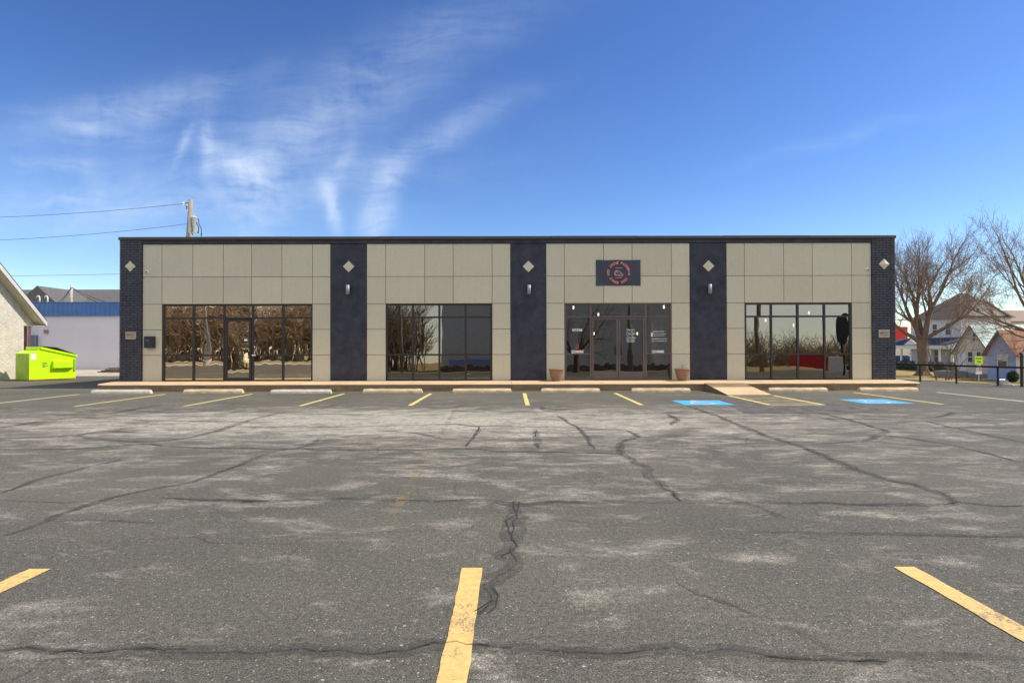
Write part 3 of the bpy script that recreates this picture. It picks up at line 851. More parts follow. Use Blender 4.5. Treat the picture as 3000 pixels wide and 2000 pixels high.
# ornaments: faceted diamonds
for px, py, hh in ((386, 781, .195), (1022.5, 781, .205), (1548, 781, .205), (2074.5, 779.5, .205), (2585.7, 774.5, .195)):
    p = at(px, py, FY); y = FY - (.09 if px < 400 or px > 2500 else .05)
    dep = .085 if px > 2500 else .02
    MB().add([(p.x - hh, y, p.z), (p.x, y, p.z - hh), (p.x + hh, y, p.z), (p.x, y, p.z + hh), (p.x, y - dep, p.z),
              (p.x - hh, y + .03, p.z), (p.x, y + .03, p.z - hh), (p.x + hh, y + .03, p.z), (p.x, y + .03, p.z + hh)],
             [(0, 1, 4), (1, 2, 4), (2, 3, 4), (3, 0, 4), (1, 0, 5, 6), (2, 1, 6, 7), (3, 2, 7, 8), (0, 3, 8, 5)]).build('diamond_ornament', M['diamond'], B)

# ------------------------------------------------------------------ things fixed to the front
lamps = [(1021, 849, 'silver cylinder wall lamp on the dark pilaster nearest the mailbox'), (1549.5, 849, 'silver cylinder wall lamp on the dark pilaster nearest the banner and pot'),
         (2077, 847, 'silver cylinder wall lamp on the dark pilaster above the ramp')]
lamps[1] = (1549.5, 849, 'silver cylinder wall lamp on the middle dark pilaster beside the banner bay')
L0 = None
for px, py, lb in lamps:
    p = at(px, py, FY - .05)
    loc = (p.x, FY - .05, p.z)
    if L0 is None:
        L0 = thing('wall_lamp', lb, 'lamp', loc, 'cylinder lamps on the pilasters')
        MB().lathe((0, -.11, 0), [(.052, -.165), (.066, -.165), (.066, .165), (.058, .165)], 20).build('lamp_cylinder', M['silver'], L0, True, local=True)
        MB().box(-.045, .045, -.05, 0, -.07, .07).build('bracket', M['black'], L0, local=True)
    else: dup(L0, loc, label=lb)
C0 = None
for px, py, lb in ((432, 796.5, 'white dome security camera beside the brick pier above the mailbox'), (2539.6, 789.5, 'white dome security camera beside the brick pier near the trees')):
    p = at(px, py, YP); loc = (p.x, YP, p.z)
    if C0 is None:
        C0 = thing('security_camera', lb, 'camera', loc, 'security cameras high on the front')
        v = MB(); ring = []
        for r, y in ((.062, 0), (.062, -.03), (.045, -.055), (.02, -.075)): ring.append((r, y))
        n = 20; vs = []; fs = []
        for r, y in ring:
            for k in range(n): vs.append((r * math.cos(2 * math.pi * k / n), y, r * math.sin(2 * math.pi * k / n)))
        for i in range(3):
            for k in range(n): fs.append((i * n + k, i * n + (k + 1) % n, (i + 1) * n + (k + 1) % n, (i + 1) * n + k))
        fs.append(tuple(range(3 * n, 4 * n)))
        v.add(vs, fs).build('housing', M['white'], C0, True, local=True)
        v = MB(); vs = [(.026 * math.cos(2 * math.pi * k / 14) + .004, -.078, .026 * math.sin(2 * math.pi * k / 14) - .01) for k in range(14)]
        v.prism(vs, (0, .02, 0)); v.build('lens', M['black'], C0, local=True)
    else: dup(C0, loc, label=lb)
p = at(442, 1002, YP)
mbx = thing('mailbox', 'black metal wall mailbox on the beige panel beside the brick pier', 'mailbox', (p.x, YP, p.z))
MB().prism([(-.17, -.13, -.21), (-.17, 0, -.21), (-.17, 0, .21), (-.17, -.10, .21), (-.17, -.13, .17)], (.34, 0, 0)).build('body', M['mailbox'], mbx, local=True)
MB().bbox(-.15, .15, -.142, -.132, -.19, .11, .004).build('door', M['mailbox'], mbx, local=True)
MB().box(-.14, .1, -.14, -.128, .135, .16).build('slot', M['black'], mbx, local=True)
MB().tube([(-.09, -.15, .1), (-.07, -.155, .075), (.01, -.155, .075), (.03, -.15, .1)], .007, 6).lathe((-.02, -.147, .03), [(.014, -.01), (.014, .01)], 10).build('handle', M['silver'], mbx, local=True)
for (x0, x1, y0, y1), lb in (((368.6, 399, 971.4, 994), 'beige stone address plaque on the brick pier beside the mailbox'), ((2573.6, 2605, 966.3, 989), 'beige stone address plaque on the brick pier near the bare trees')):
    a, b = at(x0, y1, FY - .09), at(x1, y0, FY - .09); cx, cz = (a.x + b.x) / 2, (a.z + b.z) / 2
    pq = thing('address_plaque', lb, 'plaque', (cx, FY - .09, cz), 'address plaques on the brick piers')
    w_, h_ = (b.x - a.x) / 2, (b.z - a.z) / 2
    MB().bbox(-w_, w_, -.03, .01, -h_, h_, .006).build('plate', M['plaque'], pq, local=True)
    v = MB(); put_text(v, "Madison Point", (0, -.033, h_ * .22), .07, width=.3, bold=.002); v.build('lettering', M['letter_brown'], pq, local=True)
    v = MB(); put_text(v, "211 N. Madison", (0, -.033, -h_ * .35), .065, width=.28); v.build('lettering', M['letter_brown'], pq, local=True)
    MB().tube([(-.13 + .026 * i, -.032, h_ * .55 + .03 * math.sin(math.pi * i / 10)) for i in range(11)], .003, 4).build('engraved_arch', M['letter_brown'], pq, local=True)

# banner over the double doors
a, b = at(1745.8, 837.4, YP - .02), at(1876.4, 760.8, YP - .02)
bx, bz = (a.x + b.x) / 2, (a.z + b.z) / 2; bw, bh = (b.x - a.x) / 2, (b.z - a.z) / 2
bn = thing('banner_sign', 'dark slate banner with circular coral pizzeria lettering hung above the double doors', 'banner', (bx, YP - .02, bz))
vs = []; fs = []; nxb, nzb = 24, 14
yfun = lambda x, z: -.012 * math.sin(3.2 * x + 1) * math.cos(4 * z) - .02 * math.exp(-((x + bw * .8 + (z - bh) * .35) / .05) ** 2) * (.5 + .5 * z / bh) - .006 * math.sin(11 * x + 5 * z)
for j in range(nzb + 1):
    for i in range(nxb + 1):
        x = -bw + 2 * bw * i / nxb; z = -bh + 2 * bh * j / nzb
        sag = .012 * math.sin(math.pi * (i % 12) / 12) * (1 if j in (0, nzb) else 0) * (1 if j == 0 else -1)
        vs.append((x, yfun(x, z) * (.4 if i in (0, nxb) else 1), z + sag))
for j in range(nzb):
    for i in range(nxb): k = j * (nxb + 1) + i; fs.append((k, k + 1, k + nxb + 2, k + nxb + 1))
MB().add(vs, fs).build('banner_cloth', M['banner'], bn, True, local=True)
K = 1 / 81.65
yl = -.05


def arc_text(s, r, a0, a1, size, top=True):
    n = len(s); letters, halo = MB(), MB()
    for i, ch in enumerate(s):
        if ch == ' ': continue
        t = R(a0 + (a1 - a0) * i / (n - 1))
        pos = (cxb + r * math.cos(t), yl, czb + r * math.sin(t))
        rt = t - math.pi / 2 if top else t + math.pi / 2
        put_text(letters, ch, (pos[0], yl - .004, pos[2]), size, rot=rt, bold=.005)
        put_text(halo, ch, pos, size * 1.0, rot=rt, bold=.007)
    letters.build('lettering', M['neon'], bn, local=True); halo.build('lettering_glow', M['neon_halo'], bn, local=True)


cxb = (1811.8 - 1811.1) * K; czb = (799.1 - 801) * K
arc_text("HOT STONE PIZZERIA", 30.0 * K, 186, -6, .118)
arc_text("SINCE 2021", 28.0 * K, 214, 326, .118, False)
for dz in (15.2, -13.0):
    MB().box(cxb - 10 * K, cxb + 10 * K, yl - .004, yl - .001, czb + dz * K - .009, czb + dz * K + .009).build('printed_bar', M['neon'], bn, local=True)
e = MB()


def stroke(pts, wdt, y, closed=False):
    P = [Vector((cxb + (x - 1195) / 10.69 * K, 0, czb - (z - 625) / 10.69 * K)) for x, z in pts]
    if closed: P.append(P[0])
    for a_, b_ in zip(P[:-1], P[1:]):
        t = (b_ - a_).normalized(); nn = Vector((-t.z, 0, t.x)) * wdt / 2; t = t * wdt * .4
        e.face([(a_ - t + nn + Vector((0, y, 0))), (b_ + t + nn + Vector((0, y, 0))), (b_ + t - nn + Vector((0, y, 0))), (a_ - t - nn + Vector((0, y, 0)))])


stroke([(1070, 680), (1065, 610), (1100, 548), (1150, 535), (1195, 560), (1335, 680), (1310, 705)], .02, yl - .004, True)
stroke([(1095, 665), (1092, 620), (1120, 575), (1160, 562)], .014, yl - .005)
for qx, qz, qr in ((1150, 610, 22), (1225, 655, 18), (1185, 625, 14)):
    stroke([(qx + qr * math.cos(R(45 * i)), qz + qr * math.sin(R(45 * i))) for i in range(8)], .012, yl - .006, True)
e.build('pizza_slice_emblem', M['neon_pale'], bn, local=True)
for x in (-bw + .03, 0, bw - .03):
    for z in (-bh + .03, bh - .03): MB().lathe((x, -.03, z), [(.012, -.006), (.012, .006)], 8).build('grommet', M['silver'], bn, local=True)

# planters
def planter(px, lb, plant):
    p = at(px, 1116, 20.72); loc = (p.x, 20.72, ZW)
    t = thing('planter', lb, 'planter', loc, 'terracotta planters by the double doors')
    MB().lathe((0, 0, 0), [(.145, 0), (.155, .02), (.20, .14), (.232, .30), (.242, .385), (.262, .39), (.268, .41), (.262, .435), (.235, .437), (.228, .40)], 32).build('pot', M['terracotta'], t, True, local=True)
    MB().lathe((0, 0, 0), [(.226, .385), (.15, .405), (.01, .41)], 20).build('soil', M['soil'], t, True, local=True)
    s = MB(); r2 = random.Random(int(px))
    for i in range(26 if plant else 10):
        a = r2.uniform(0, 6.28); r = r2.uniform(.02, .18); q = Vector((r * math.cos(a), r * math.sin(a), .39)); hh = r2.uniform(.1, .27) * (1 if plant else .2)
        s.tube([q, q + Vector((r2.uniform(-.02, .02), r2.uniform(-.02, .02), hh * .5)), q + Vector((r2.uniform(-.06, .06), r2.uniform(-.06, .06), hh))], [.003, .002, .001], 3)
    s.build('dry_plant', M['twig'], t, local=True)


planter(1629.8, 'terracotta planter pot standing beside the HOT STONE window', False)
planter(1999, 'terracotta planter pot with dry stalks beside the NO LOITERING window', True)

# pendant lamps seen through the glass
P0 = None
pend = [(1680, 901, 24.5, 'lit pendant lamp in the light over the HOT STONE window'), (1753, 921, 27, 'lit pendant lamp over the first double door'), (1945, 899, 24.5, 'lit pendant lamp above the social media lettering'),
        (1740, 977, 29.5, 'lit pendant lamp low behind the edge of the first double door'), (1867, 977, 29.5, 'lit pendant lamp low beside the hours lettering'),
        (2243, 938, 25, 'lit pendant lamp beside the reflected pole in the end window'), (2325, 952, 26.5, 'lit pendant lamp in the second light of the end window, the brighter one'),
        (2370, 916, 26, 'lit pendant lamp in the transom of the end window'), (2486, 951, 26.5, 'lit pendant lamp by the frame nearest the brick pier')]
for px, py, Y, lb in pend:
    p = at(px, py, Y)
    if P0 is None:
        P0 = thing('pendant_lamp', lb, 'lamp', p, 'pendant lamps inside the restaurant')
        MB().lathe((0, 0, 0), [(.01, -.075), (.03, -.06), (.038, 0), (.03, .05), (.015, .075)], 12).build('bulb', M['bulb'], P0, True, local=True)
        MB().lathe((0, 0, 0), [(.03, .085), (.03, .15), (.012, .16)], 10).build('socket', M['black'], P0, local=True)
        MB().tube([(0, 0, .15), (0, 0, .32)], .006, 5).build('cord', M['black'], P0, local=True)
    else: dup(P0, p, label=lb)

# ------------------------------------------------------------------ wheel stops
def stop_mesh(seed):
    r2 = random.Random(seed); mb = MB(); L = .94
    prof = [(-.08, 0), (-.078, .06), (-.04, .125), (.045, .125), (.075, .07), (.085, 0)]
    n = 16; vs = []
    for i in range(n + 1):
        x = -L + 2 * L * i / n
        e_ = .93 if i in (0, n) else 1
        for y, z in prof: vs.append((x * (1 - .03 * z / .125 if i in (0, n) else 1), y * e_ + r2.uniform(-.003, .003), max(0, z * e_ + r2.uniform(-.003, .003))))
    fs = []
    for i in range(n):
        for k in range(5): fs.append((i * 6 + k, i * 6 + k + 1, (i + 1) * 6 + k + 1, (i + 1) * 6 + k)[::-1])
    fs += [tuple(range(6)), tuple(range(n * 6, n * 6 + 6))[::-1]]
    return mb.add(vs, fs)


stops = [(280, 0, 18.62, 1, 'whitewashed concrete wheel stop at the pavement end by the dumpster'), (491, 0, 18.72, 0, 'tan concrete wheel stop below the single glass door'),
         (692, 1.6, 18.5, 1, 'whitewashed skewed wheel stop with a chipped edge before the first pilaster'), (902, 0, 18.7, 0, 'tan concrete wheel stop below the start of the second window'),
         (1107, 0, 18.7, 0, 'tan concrete wheel stop below the end of the second window'), (1310, 0, 18.72, 0, 'tan concrete wheel stop ahead of the pot by the HOT STONE window'),
         (1517, 0, 18.72, 0, 'tan concrete wheel stop between the double doors and the ramp'), (1831, 0, 18.78, 2, 'weathered wheel stop with a dark end just past the ramp'), (2039, .5, 18.78, 2, 'weathered wheel stop at the pavement end by the railing')]
for i, (px, rt, Y, k, lb) in enumerate(stops):
    x = (px * 1.2755 - 1500) / FPX * Y
    m = [M['stop_tan'], M['stop_white'], M['stop_tan']][k]
    o = stop_mesh(i).build('wheel_stop', m, None, origin=(x, Y, 0), rot=R(rt), local=True)
    tag(o, lb, 'wheel stop', 'concrete wheel stops along the pavement')

# dry weeds at the kerb
for i, (px, py, s, lb) in enumerate(((985, 1146, 1.3, 'dry grass tuft at the kerb before the first dark pilaster'), (1125, 1143, .7, 'small dry weed at the kerb below the second window'), (2270, 1141, .9, 'dry weed behind the wheel stop just past the ramp'),
                                     (2330, 1140, .7, 'low dry weed over the middle of the wheel stop past the ramp'), (2440, 1142, 1.2, 'twin dry weed clump between the last two wheel stops'))):
    Y = 19.18; x = (px - 1500) / FPX * Y; r2 = random.Random(i + 40); mb = MB()
    for k in range(int(60 * s)):
        q = Vector((r2.gauss(0, .09 * s), r2.uniform(-.05, .05), 0)); hh = r2.uniform(.05, .24) * s; a = r2.uniform(0, 6.28)
        l = Vector((math.cos(a), math.sin(a) * .5, 0)) * hh * r2.uniform(.2, .8)
        mb.tube([q, q + l * .4 + Vector((0, 0, hh * .7)), q + l + Vector((0, 0, hh))], [.004, .003, .001], 3, cap=False)
    tag(mb.build('weed_tuft', M['twig'], None, origin=(x, Y, 0), local=True), lb, 'weed', 'dry weeds along the kerb')
mb = MB(); r2 = random.Random(5)
for k in range(1500):
    x = r2.uniform(-13, 13); 
    if 6.1 < x < 7.7: continue
    dens = noise.noise(Vector((x * .9, 2, 0)))
    if dens < r2.uniform(-.3, .5): continue
    y = 19.27 - abs(r2.gauss(0, .07)); s = r2.uniform(.006, .028); a = r2.uniform(0, 6.28); z = r2.uniform(.004, .02)
    mb.add([(x + s * math.cos(a + t), y + s * .7 * math.sin(a + t), z + r2.uniform(0, .01)) for t in (0, 2, 4)], [(0, 1, 2)])
tag(mb.build('dry_leaf_litter', M['twig']), 'dry leaf and grass litter gathered along the pavement kerb', 'litter', kind='stuff')

# ------------------------------------------------------------------ dumpster
D = thing('dumpster', 'lime green steel dumpster with black lid beside the stucco wall', 'dumpster', (-21.0, 25.7, 0), rot=R(55))
L, DP = 1.72, 1.75
prof = [(0, .03), (L, .03), (L, 1.10), (.60, 1.40), (.14, 1.27), (0, 1.2)]
prof = [(0, .03), (L, .03), (L, 1.10), (.42, 1.46), (.38, 1.37), (0, 1.2)]
mb = MB().prism([(x, 0, z) for x, z in prof], (0, DP, 0))
for i, f in enumerate(mb.f):
    xs_ = [mb.v[k][0] for k in f]
    if max(xs_) < .01: mb.mi[i] = 1
body = mb.build('body', [M['lime'], M['lime_worn']], D, local=True)
mb = MB().prism([(.40, -.04, 1.40), (L + .06, -.04, 1.04), (L + .06, -.04, 1.12), (.40, -.04, 1.50)], (0, .07, 0))
mb.prism([(.40, DP - .03, 1.40), (L + .06, DP - .03, 1.04), (L + .06, DP - .03, 1.12), (.40, DP - .03, 1.50)], (0, .07, 0))
mb.prism([(.36, .03, 1.38), (.42, .03, 1.38), (.42, .03, 1.5), (.36, .03, 1.5)], (0, DP - .06, 0))
mb.build('rim', M['lime'], D, local=True)
for y0, y1 in ((.05, DP / 2 - .01), (DP / 2 + .01, DP - .05)):
    MB().prism([(.44, y0, 1.50), (1.0, y0, 1.43), (L + .02, y0, 1.13), (L + .02, y0, 1.16), (1.0, y0, 1.475), (.44, y0, 1.53)], (0, y1 - y0, 0)).build('lid', M['lid'], D, local=True)
MB().add([(.82, 0, .52), (1.62, 0, .52), (1.62, 0, .88), (.82, 0, .88), (.84, -.14, .55), (1.50, -.14, .55), (1.50, -.14, .84), (.84, -.14, .84)],
         [(4, 5, 6, 7), (0, 1, 5, 4), (1, 2, 6, 5), (2, 3, 7, 6), (3, 0, 4, 7)]).build('fork_pocket', M['lime'], D, local=True)
MB().bbox(L - .09, L - .02, -.035, 0, .4, .95, .006).build('side_flange', M['lime_worn'], D, local=True)
MB().box(.06, .24, -.006, -.001, .93, 1.19).build('sticker', M['letter_white'], D, local=True)
mb = MB(); r2 = random.Random(3)
for i in range(5):
    z = .78 - i * .05; mb.box(.46 + r2.uniform(0, .02), .46 + r2.uniform(.1, .26), -.004, -.001, z, z + .022)
mb.build('worn_stencil', M['letter_brown'], D, local=True)
MB().box(.01, L - .01, -.005, -.001, .03, .075).build('rusty_skirt', M['rust'], D, local=True)

# ------------------------------------------------------------------ stucco building whose gable faces across the yard
CH = thing('stucco_building', 'cream pebbled stucco building with white eaves beside the dumpster', 'building', (-23.3, 28.2, 0))
th = R(97)
ef = Vector((math.cos(th), math.sin(th), 0)); nn = Vector((math.sin(th), -math.cos(th), 0)); c0 = Vector((-23.3, 28.2, 0))
W = lambda s, z, o=0.0: c0 - ef * s + nn * o + Vector((0, 0, z))     # s metres from the far corner towards the camera, o metres out of the wall
ZE, SL, HW = 2.62, .86, 4.2
ov, go = .95, .42
zr = lambda q: ZE - .115 + (min(q, 2 * HW - q) + ov) * ((HW + .4) * SL) / (HW + ov)      # underside of the rake over the wall line
mb = MB().prism([W(0, -.1), W(2 * HW, -.1), W(2 * HW, zr(2 * HW)), W(HW, zr(HW)), W(0, zr(0))], -nn * 16); mb.build('wall', M['stucco'], CH)
mb = MB()
for s0, sg in ((0, 1), (2 * HW, -1)):
    mb.prism([W(s0 - sg * (ov - .04), ZE - .1, -.01), W(s0 - sg * .001, ZE - .1, -.01), W(s0 - sg * .001, zr(0) - .01, -.01)], -nn * 15.9)
mb.build('boxed_eave', M['soffit'], CH)
mb = MB()
for s0, sg in ((0, 1), (2 * HW, -1)):
    a_ = W(s0 - sg * ov, ZE - ov * SL * .25 + .12, go); r_ = W(HW, ZE + HW * SL + .42, go)
    e0 = W(s0 - sg * ov, ZE + .1, go); e1 = W(HW, ZE + (HW + .4) * SL + .12, go)
    mb.prism([e0, e1, e1 + Vector((0, 0, .1)), e0 + Vector((0, 0, .1))], -nn * 17)
mb.build('roof', M['roof_dark'], CH)
mb = MB()
for s0, sg in ((0, 1), (2 * HW, -1)):
    e0 = W(s0 - sg * ov, ZE - .12, go); e1 = W(HW, ZE + (HW + .4) * SL - .12, go)
    mb.prism([e0, e1, e1 + Vector((0, 0, .235)), e0 + Vector((0, 0, .215))], nn * .03)
    e0 = W(s0 - sg * (ov - .02), ZE - .12, go); mb.prism([e0, e0 + ef * .03 * sg, e0 + ef * .03 * sg + Vector((0, 0, .2)), e0 + Vector((0, 0, .2))], -nn * 17)
mb.build('fascia', M['fascia'], CH)
mb = MB()
for s0, sg in ((0, 1), (2 * HW, -1)):
    e0 = W(s0 - sg * (ov - .03), ZE - .11, go - .01); e1 = W(HW, ZE + (HW + .4) * SL - .11, go - .01)
    mb.prism([e0, e1, e1 + Vector((0, 0, .05)), e0 + Vector((0, 0, .05))], -nn * (go - .015))
    e0 = W(s0 - sg * (ov - .03), ZE - .12, go - .01); e2 = W(s0, ZE - .12, go - .01)
    mb.prism([e0, e2, e2 + Vector((0, 0, .03)), e0 + Vector((0, 0, .03))], -nn * 16)
mb.build('soffit', M['soffit'], CH)

# ------------------------------------------------------------------ white building with blue metal fascia
YB = 39.3
b0 = at(90, 1079, YB); bt = at(220, 887, YB).z; bb = at(220, 925.5, YB).z
BL = thing('blue_trim_building', 'white walled building with a ribbed blue metal fascia behind the dumpster', 'building', (b0.x, YB, 0))
MB().box(b0.x, -6, YB, YB + 14, -.1, bb + .3).build('wall', M['white_wall'], BL)
mb = MB(); mb.box(b0.x - .1, -6, YB - .12, YB - .01, bb, bt)
x = b0.x - .05
while x < -6:
    mb.prism([(x, YB - .12, bb), (x + .03, YB - .16, bb), (x + .07, YB - .16, bb), (x + .10, YB - .12, bb)], (0, 0, bt - bb)); x += .31
mb.box(b0.x - .12, -6, YB - .17, YB - .0, bt + .001, bt + .05)
mb.build('metal_fascia', M['blue_metal'], BL)
MB().box(b0.x, -6, YB + .01, YB + 14, bt - .3, bt - .2).build('roof', M['gwall'], BL)
p = at(137, 972, YB); MB().bbox(p.x - .12, p.x + .12, YB - .12, YB, p.z - .1, p.z + .13, .01).build('wall_light', M['twig'], BL)
MB().tube([(b0.x - .12, YB - .1, 0), (b0.x - .12, YB - .1, bb)], .05, 8).build('downspout', M['steel'], BL)
for px in (116, 139.5):
    p = at(px, 878, YB + 2.5); lb = 'white gooseneck roof vent nearest the stucco gable' if px < 120 else 'white gooseneck roof vent nearest the concrete pole'
    v = MB().tube([(0, 0, -.4), (0, 0, .16), (-.05, 0, .25), (-.14, 0, .27), (-.2, 0, .2), (-.2, 0, .12)], .048, 10).build('roof_vent', M['white'], None, True, origin=tuple(p), local=True)
    tag(v, lb, 'vent', 'gooseneck vents on the blue trimmed roof')
p = at(83, 997, YB - .6)
el = tag(MB().bbox(-.16, .16, -.15, .1, -.35, .35, .01).build('electrical_cabinet', M['cabinet'], None, origin=(p.x, YB - .1 , p.z), local=True), 'blue grey electrical cabinet at the corner of the white building', 'cabinet')
RB = thing('brick_building', 'sliver of red brick building between the stucco wall and white building', 'building', (-36, 42, 0))
zt = at(75, 955, 42).z
MB().box(-44, -34.4, 42, 50, -.1, zt).build('wall', M['red_brick'], RB)
MB().bbox(-44.2, -34.3, 41.8, 50.2, zt, zt + .22, .02).build('gutter', M['fascia'], RB)
MB().tube([(-34.7, 41.9, 0), (-34.7, 41.9, zt)], .06, 8).build('downspout', M['fascia'], RB)
# grey roofed hall further back
YR = 58
GR = thing('grey_roof_building', 'large hall with a grey shingle roof rising behind the blue fascia', 'building', (-45, YR, 0))
zr = at(250, 848, YR + 6).z; x0 = at(30, 850, YR).x
MB().box(x0 - 8, -14, YR, YR + 12, -.1, 4.2).build('wall', M['red_brick'], GR)
mb = MB(); mb.prism([(x0 - 8.4, YR - .5, 4.1), (x0 - 8.4, YR + 6, zr), (x0 - 8.4, YR + 12.5, 4.1)], (-14 - x0 + 8.8, 0, 0)); mb.build('roof', M['roof_grey'], GR)
pk = at(118, 838, YR - 1); lf = at(40, 885, YR - 1); hw = 2.6
mb = MB().prism([(pk.x - hw, YR - 1.4, pk.z - 2.3), (pk.x, YR - 1.4, pk.z), (pk.x + hw, YR - 1.4, pk.z - 2.3)], (0, 6, 0)); mb.build('gable', M['roof_grey'], GR)

# poles and wires behind
def lathe_pole(b, t, r0, r1, n=12): return MB().tube([Vector(b).lerp(Vector(t), i / 6) for i in range(7)], [r0 + (r1 - r0) * i / 6 for i in range(7)], n)


YU = 45.0
pt = at(559.5, 584.5, YU); pm = at(552.5, 692, YU)
pb = pt + (pm - pt) * (pt.z / (pt.z - pm.z))
UP = thing('utility_pole', 'wooden utility pole with a grey transformer rising behind the shop roof', 'utility pole', pb)
lathe_pole(pb, pt, .24, .155, 14).build('pole', M['wood_pole'], UP, True)
tc_ = at(565, 659, YU - .4)
tr_ = MB().lathe(tc_, [(.28, -.62), (.30, -.60), (.30, .52), (.33, .54), (.33, .58), (.20, .64), (.02, .66)], 24).build('transformer', M['transformer'], UP, True)
MB().lathe(tc_ + Vector((.1, -.05, .62)), [(.03, 0), (.06, .05), (.04, .09), (.06, .13), (.03, .2)], 10).build('bushing', M['transformer'], tr_)
ins = at(538, 597, YU)
mb = MB().tube([pt + Vector((-.1, 0, -.25)), ins + Vector((.1, 0, .04)), ins], .03, 6)
mb.tube([at(551, 607, YU), at(545, 603, YU), at(547, 613, YU)], .035, 6)
mb.build('crossarm_bracket', M['wire'], UP)
MB().lathe(ins, [(.05, -.14), (.12, -.1), (.06, -.03), (.12, .03), (.06, .1), (.04, .14)], 10).build('insulator', M['white'], UP)
mb = MB()
for pts in (((577, 642), (581, 642), (583, 655), (589, 668), (590, 678), (590, 695)), ((575, 651), (577, 656), (582, 664), (582, 672), (580, 681)), ((560, 640), (561, 660), (563, 670), (562, 682), (565, 690))):
    mb.tube([at(x, y, YU - .75) for x, y in pts], .03, 6)
mb.lathe(at(590, 686, YU - .75), [(.03, -.07), (.07, 0), (.03, .07)], 8); mb.lathe(at(580, 681, YU - .75), [(.03, -.07), (.07, 0), (.03, .07)], 8)
mb.build('drop_cable', M['wire'], UP)


def wire(name, lb, pts, r, grp):
    mb = MB()
    P = []
    for a_, b_ in zip(pts[:-1], pts[1:]):
        for i in range(16): P.append(a_.lerp(b_, i / 16))
    P.append(pts[-1]); mb.tube(P, r, 5)
    tag(mb.build(name, M['wire'], None, origin=tuple(pts[0])), lb, 'power line', grp)


def sag(a, b, s, n=14): return [a.lerp(b, i / n) - Vector((0, 0, 4 * s * (i / n) * (1 - i / n))) for i in range(n + 1)]


gname = 'power lines crossing the sky'
wire('power_line', 'topmost power line from the pole insulator out over the stucco roof', sag(ins, at(-500, 640, YU), .45), .015, gname)
wire('power_line', 'middle power line leaving the pole beside the transformer', sag(at(548, 656, YU), at(-500, 706, YU), .55), .015, gname)
wire('power_line', 'lowest power line running just above the grey roof', sag(at(700, 793, YU + 2), at(-300, 811, YU + 2), .1), .014, gname)
SP = thing('service_pole', 'short pale concrete pole standing behind the blue fascia', 'pole', (at(209, 887, 52).x, 52, 0))
tp = at(209, 836, 52)
lathe_pole((tp.x, 52, 0), tp, .12, .10, 10).build('pole', M['conc_pole'], SP, True)
mb = MB()
for x, y in ((171, 885), (178, 885), (283, 884), (308, 884)): mb.tube(sag(tp - Vector((0, 0, .15)), at(x, y, 49), .12, 8), .022, 4)
mb.build('guy_wire', M['wire'], SP)
# scrap by the yard
p = gp(322, 1083, .0); 
tag(MB().tube([(-.1, 0, 0), (3.0, .3, 0)], .075, 12).build('steel_pipe', M['steel'], None, origin=(at(322, 1072, 35).x, 35, .28), local=True), 'pale steel pipe lying across the planks in the gravel yard', 'pipe')
r2 = random.Random(8)
for i in range(3):
    tag(MB().bbox(-.3 + .15 * i, 3.2, -.14, .14, 0, .055, .004).build('plank', M['plank'], None, origin=(at(308, 1085, 34.7).x, 34.7 + .1 * i - .1, .02 + .062 * i), rot=R(2 * i - 2), local=True),
        ['weathered plank at the bottom of the small stack in the gravel yard', 'weathered plank in the middle of the small stack in the gravel yard', 'weathered plank on top of the small stack in the gravel yard'][i], 'plank', 'planks stacked in the gravel yard')

# ------------------------------------------------------------------ railing at the drop
posts = [gp(2696, 1118), gp(2802, 1123.6), gp(2923.6, 1130.7), gp(3060, 1137.5)]
RA = thing('railing', 'black pipe railing along the drop at the lot edge', 'railing', posts[0])
first = Vector((15.4, 27.4, 0)); chain = [first, gp(2622, 1113.6)] + posts + [posts[-1] + Vector((1.0, -2.6, 0)), posts[-1] + Vector((2, -5.2, 0))]
HR = .68
mb = MB().tube([c + Vector((0, 0, HR)) for c in chain], .036, 8); mb.build('rail', M['rail'], RA)
for c in chain:
    if c in (chain[1],): continue
    MB().tube([c + Vector((0, 0, -.05)), c + Vector((.0, 0, HR - .03))], .036, 8).build('post', M['rail'], RA)
p = gp(2994, 1133)
tag(MB().tube([(0, 0, -.05), (0, 0, 1.16)], .05, 10).lathe((0, 0, 1.16), [(.05, 0), (.03, .03), (.005, .04)], 10).build('bollard_post', M['trim'], None, origin=tuple(p), local=True), 'tall dark green post rising above the railing', 'post')
p = gp(2931, 1130)
ub = thing('utility_box', 'small grey utility box with a white cable by the railing post', 'utility box', p)
MB().bbox(-.11, .11, -.09, .09, .08, .24, .01).build('box', M['steel'], ub, local=True)
MB().tube([(-.07, 0, -.02), (-.07, 0, .08)], .02, 6).tube([(.0, 0, -.02), (.0, 0, .08)], .02, 6).tube([(.07, 0, -.02), (.07, 0, .08)], .02, 6).build('conduit', M['steel'], ub, local=True)
MB().tube([(.1, 0, .16), (.22, .02, .15), (.34, .03, .1), (.44, .0, .04), (.52, -.02, .01)], .012, 6).build('cable', M['white'], ub, local=True)

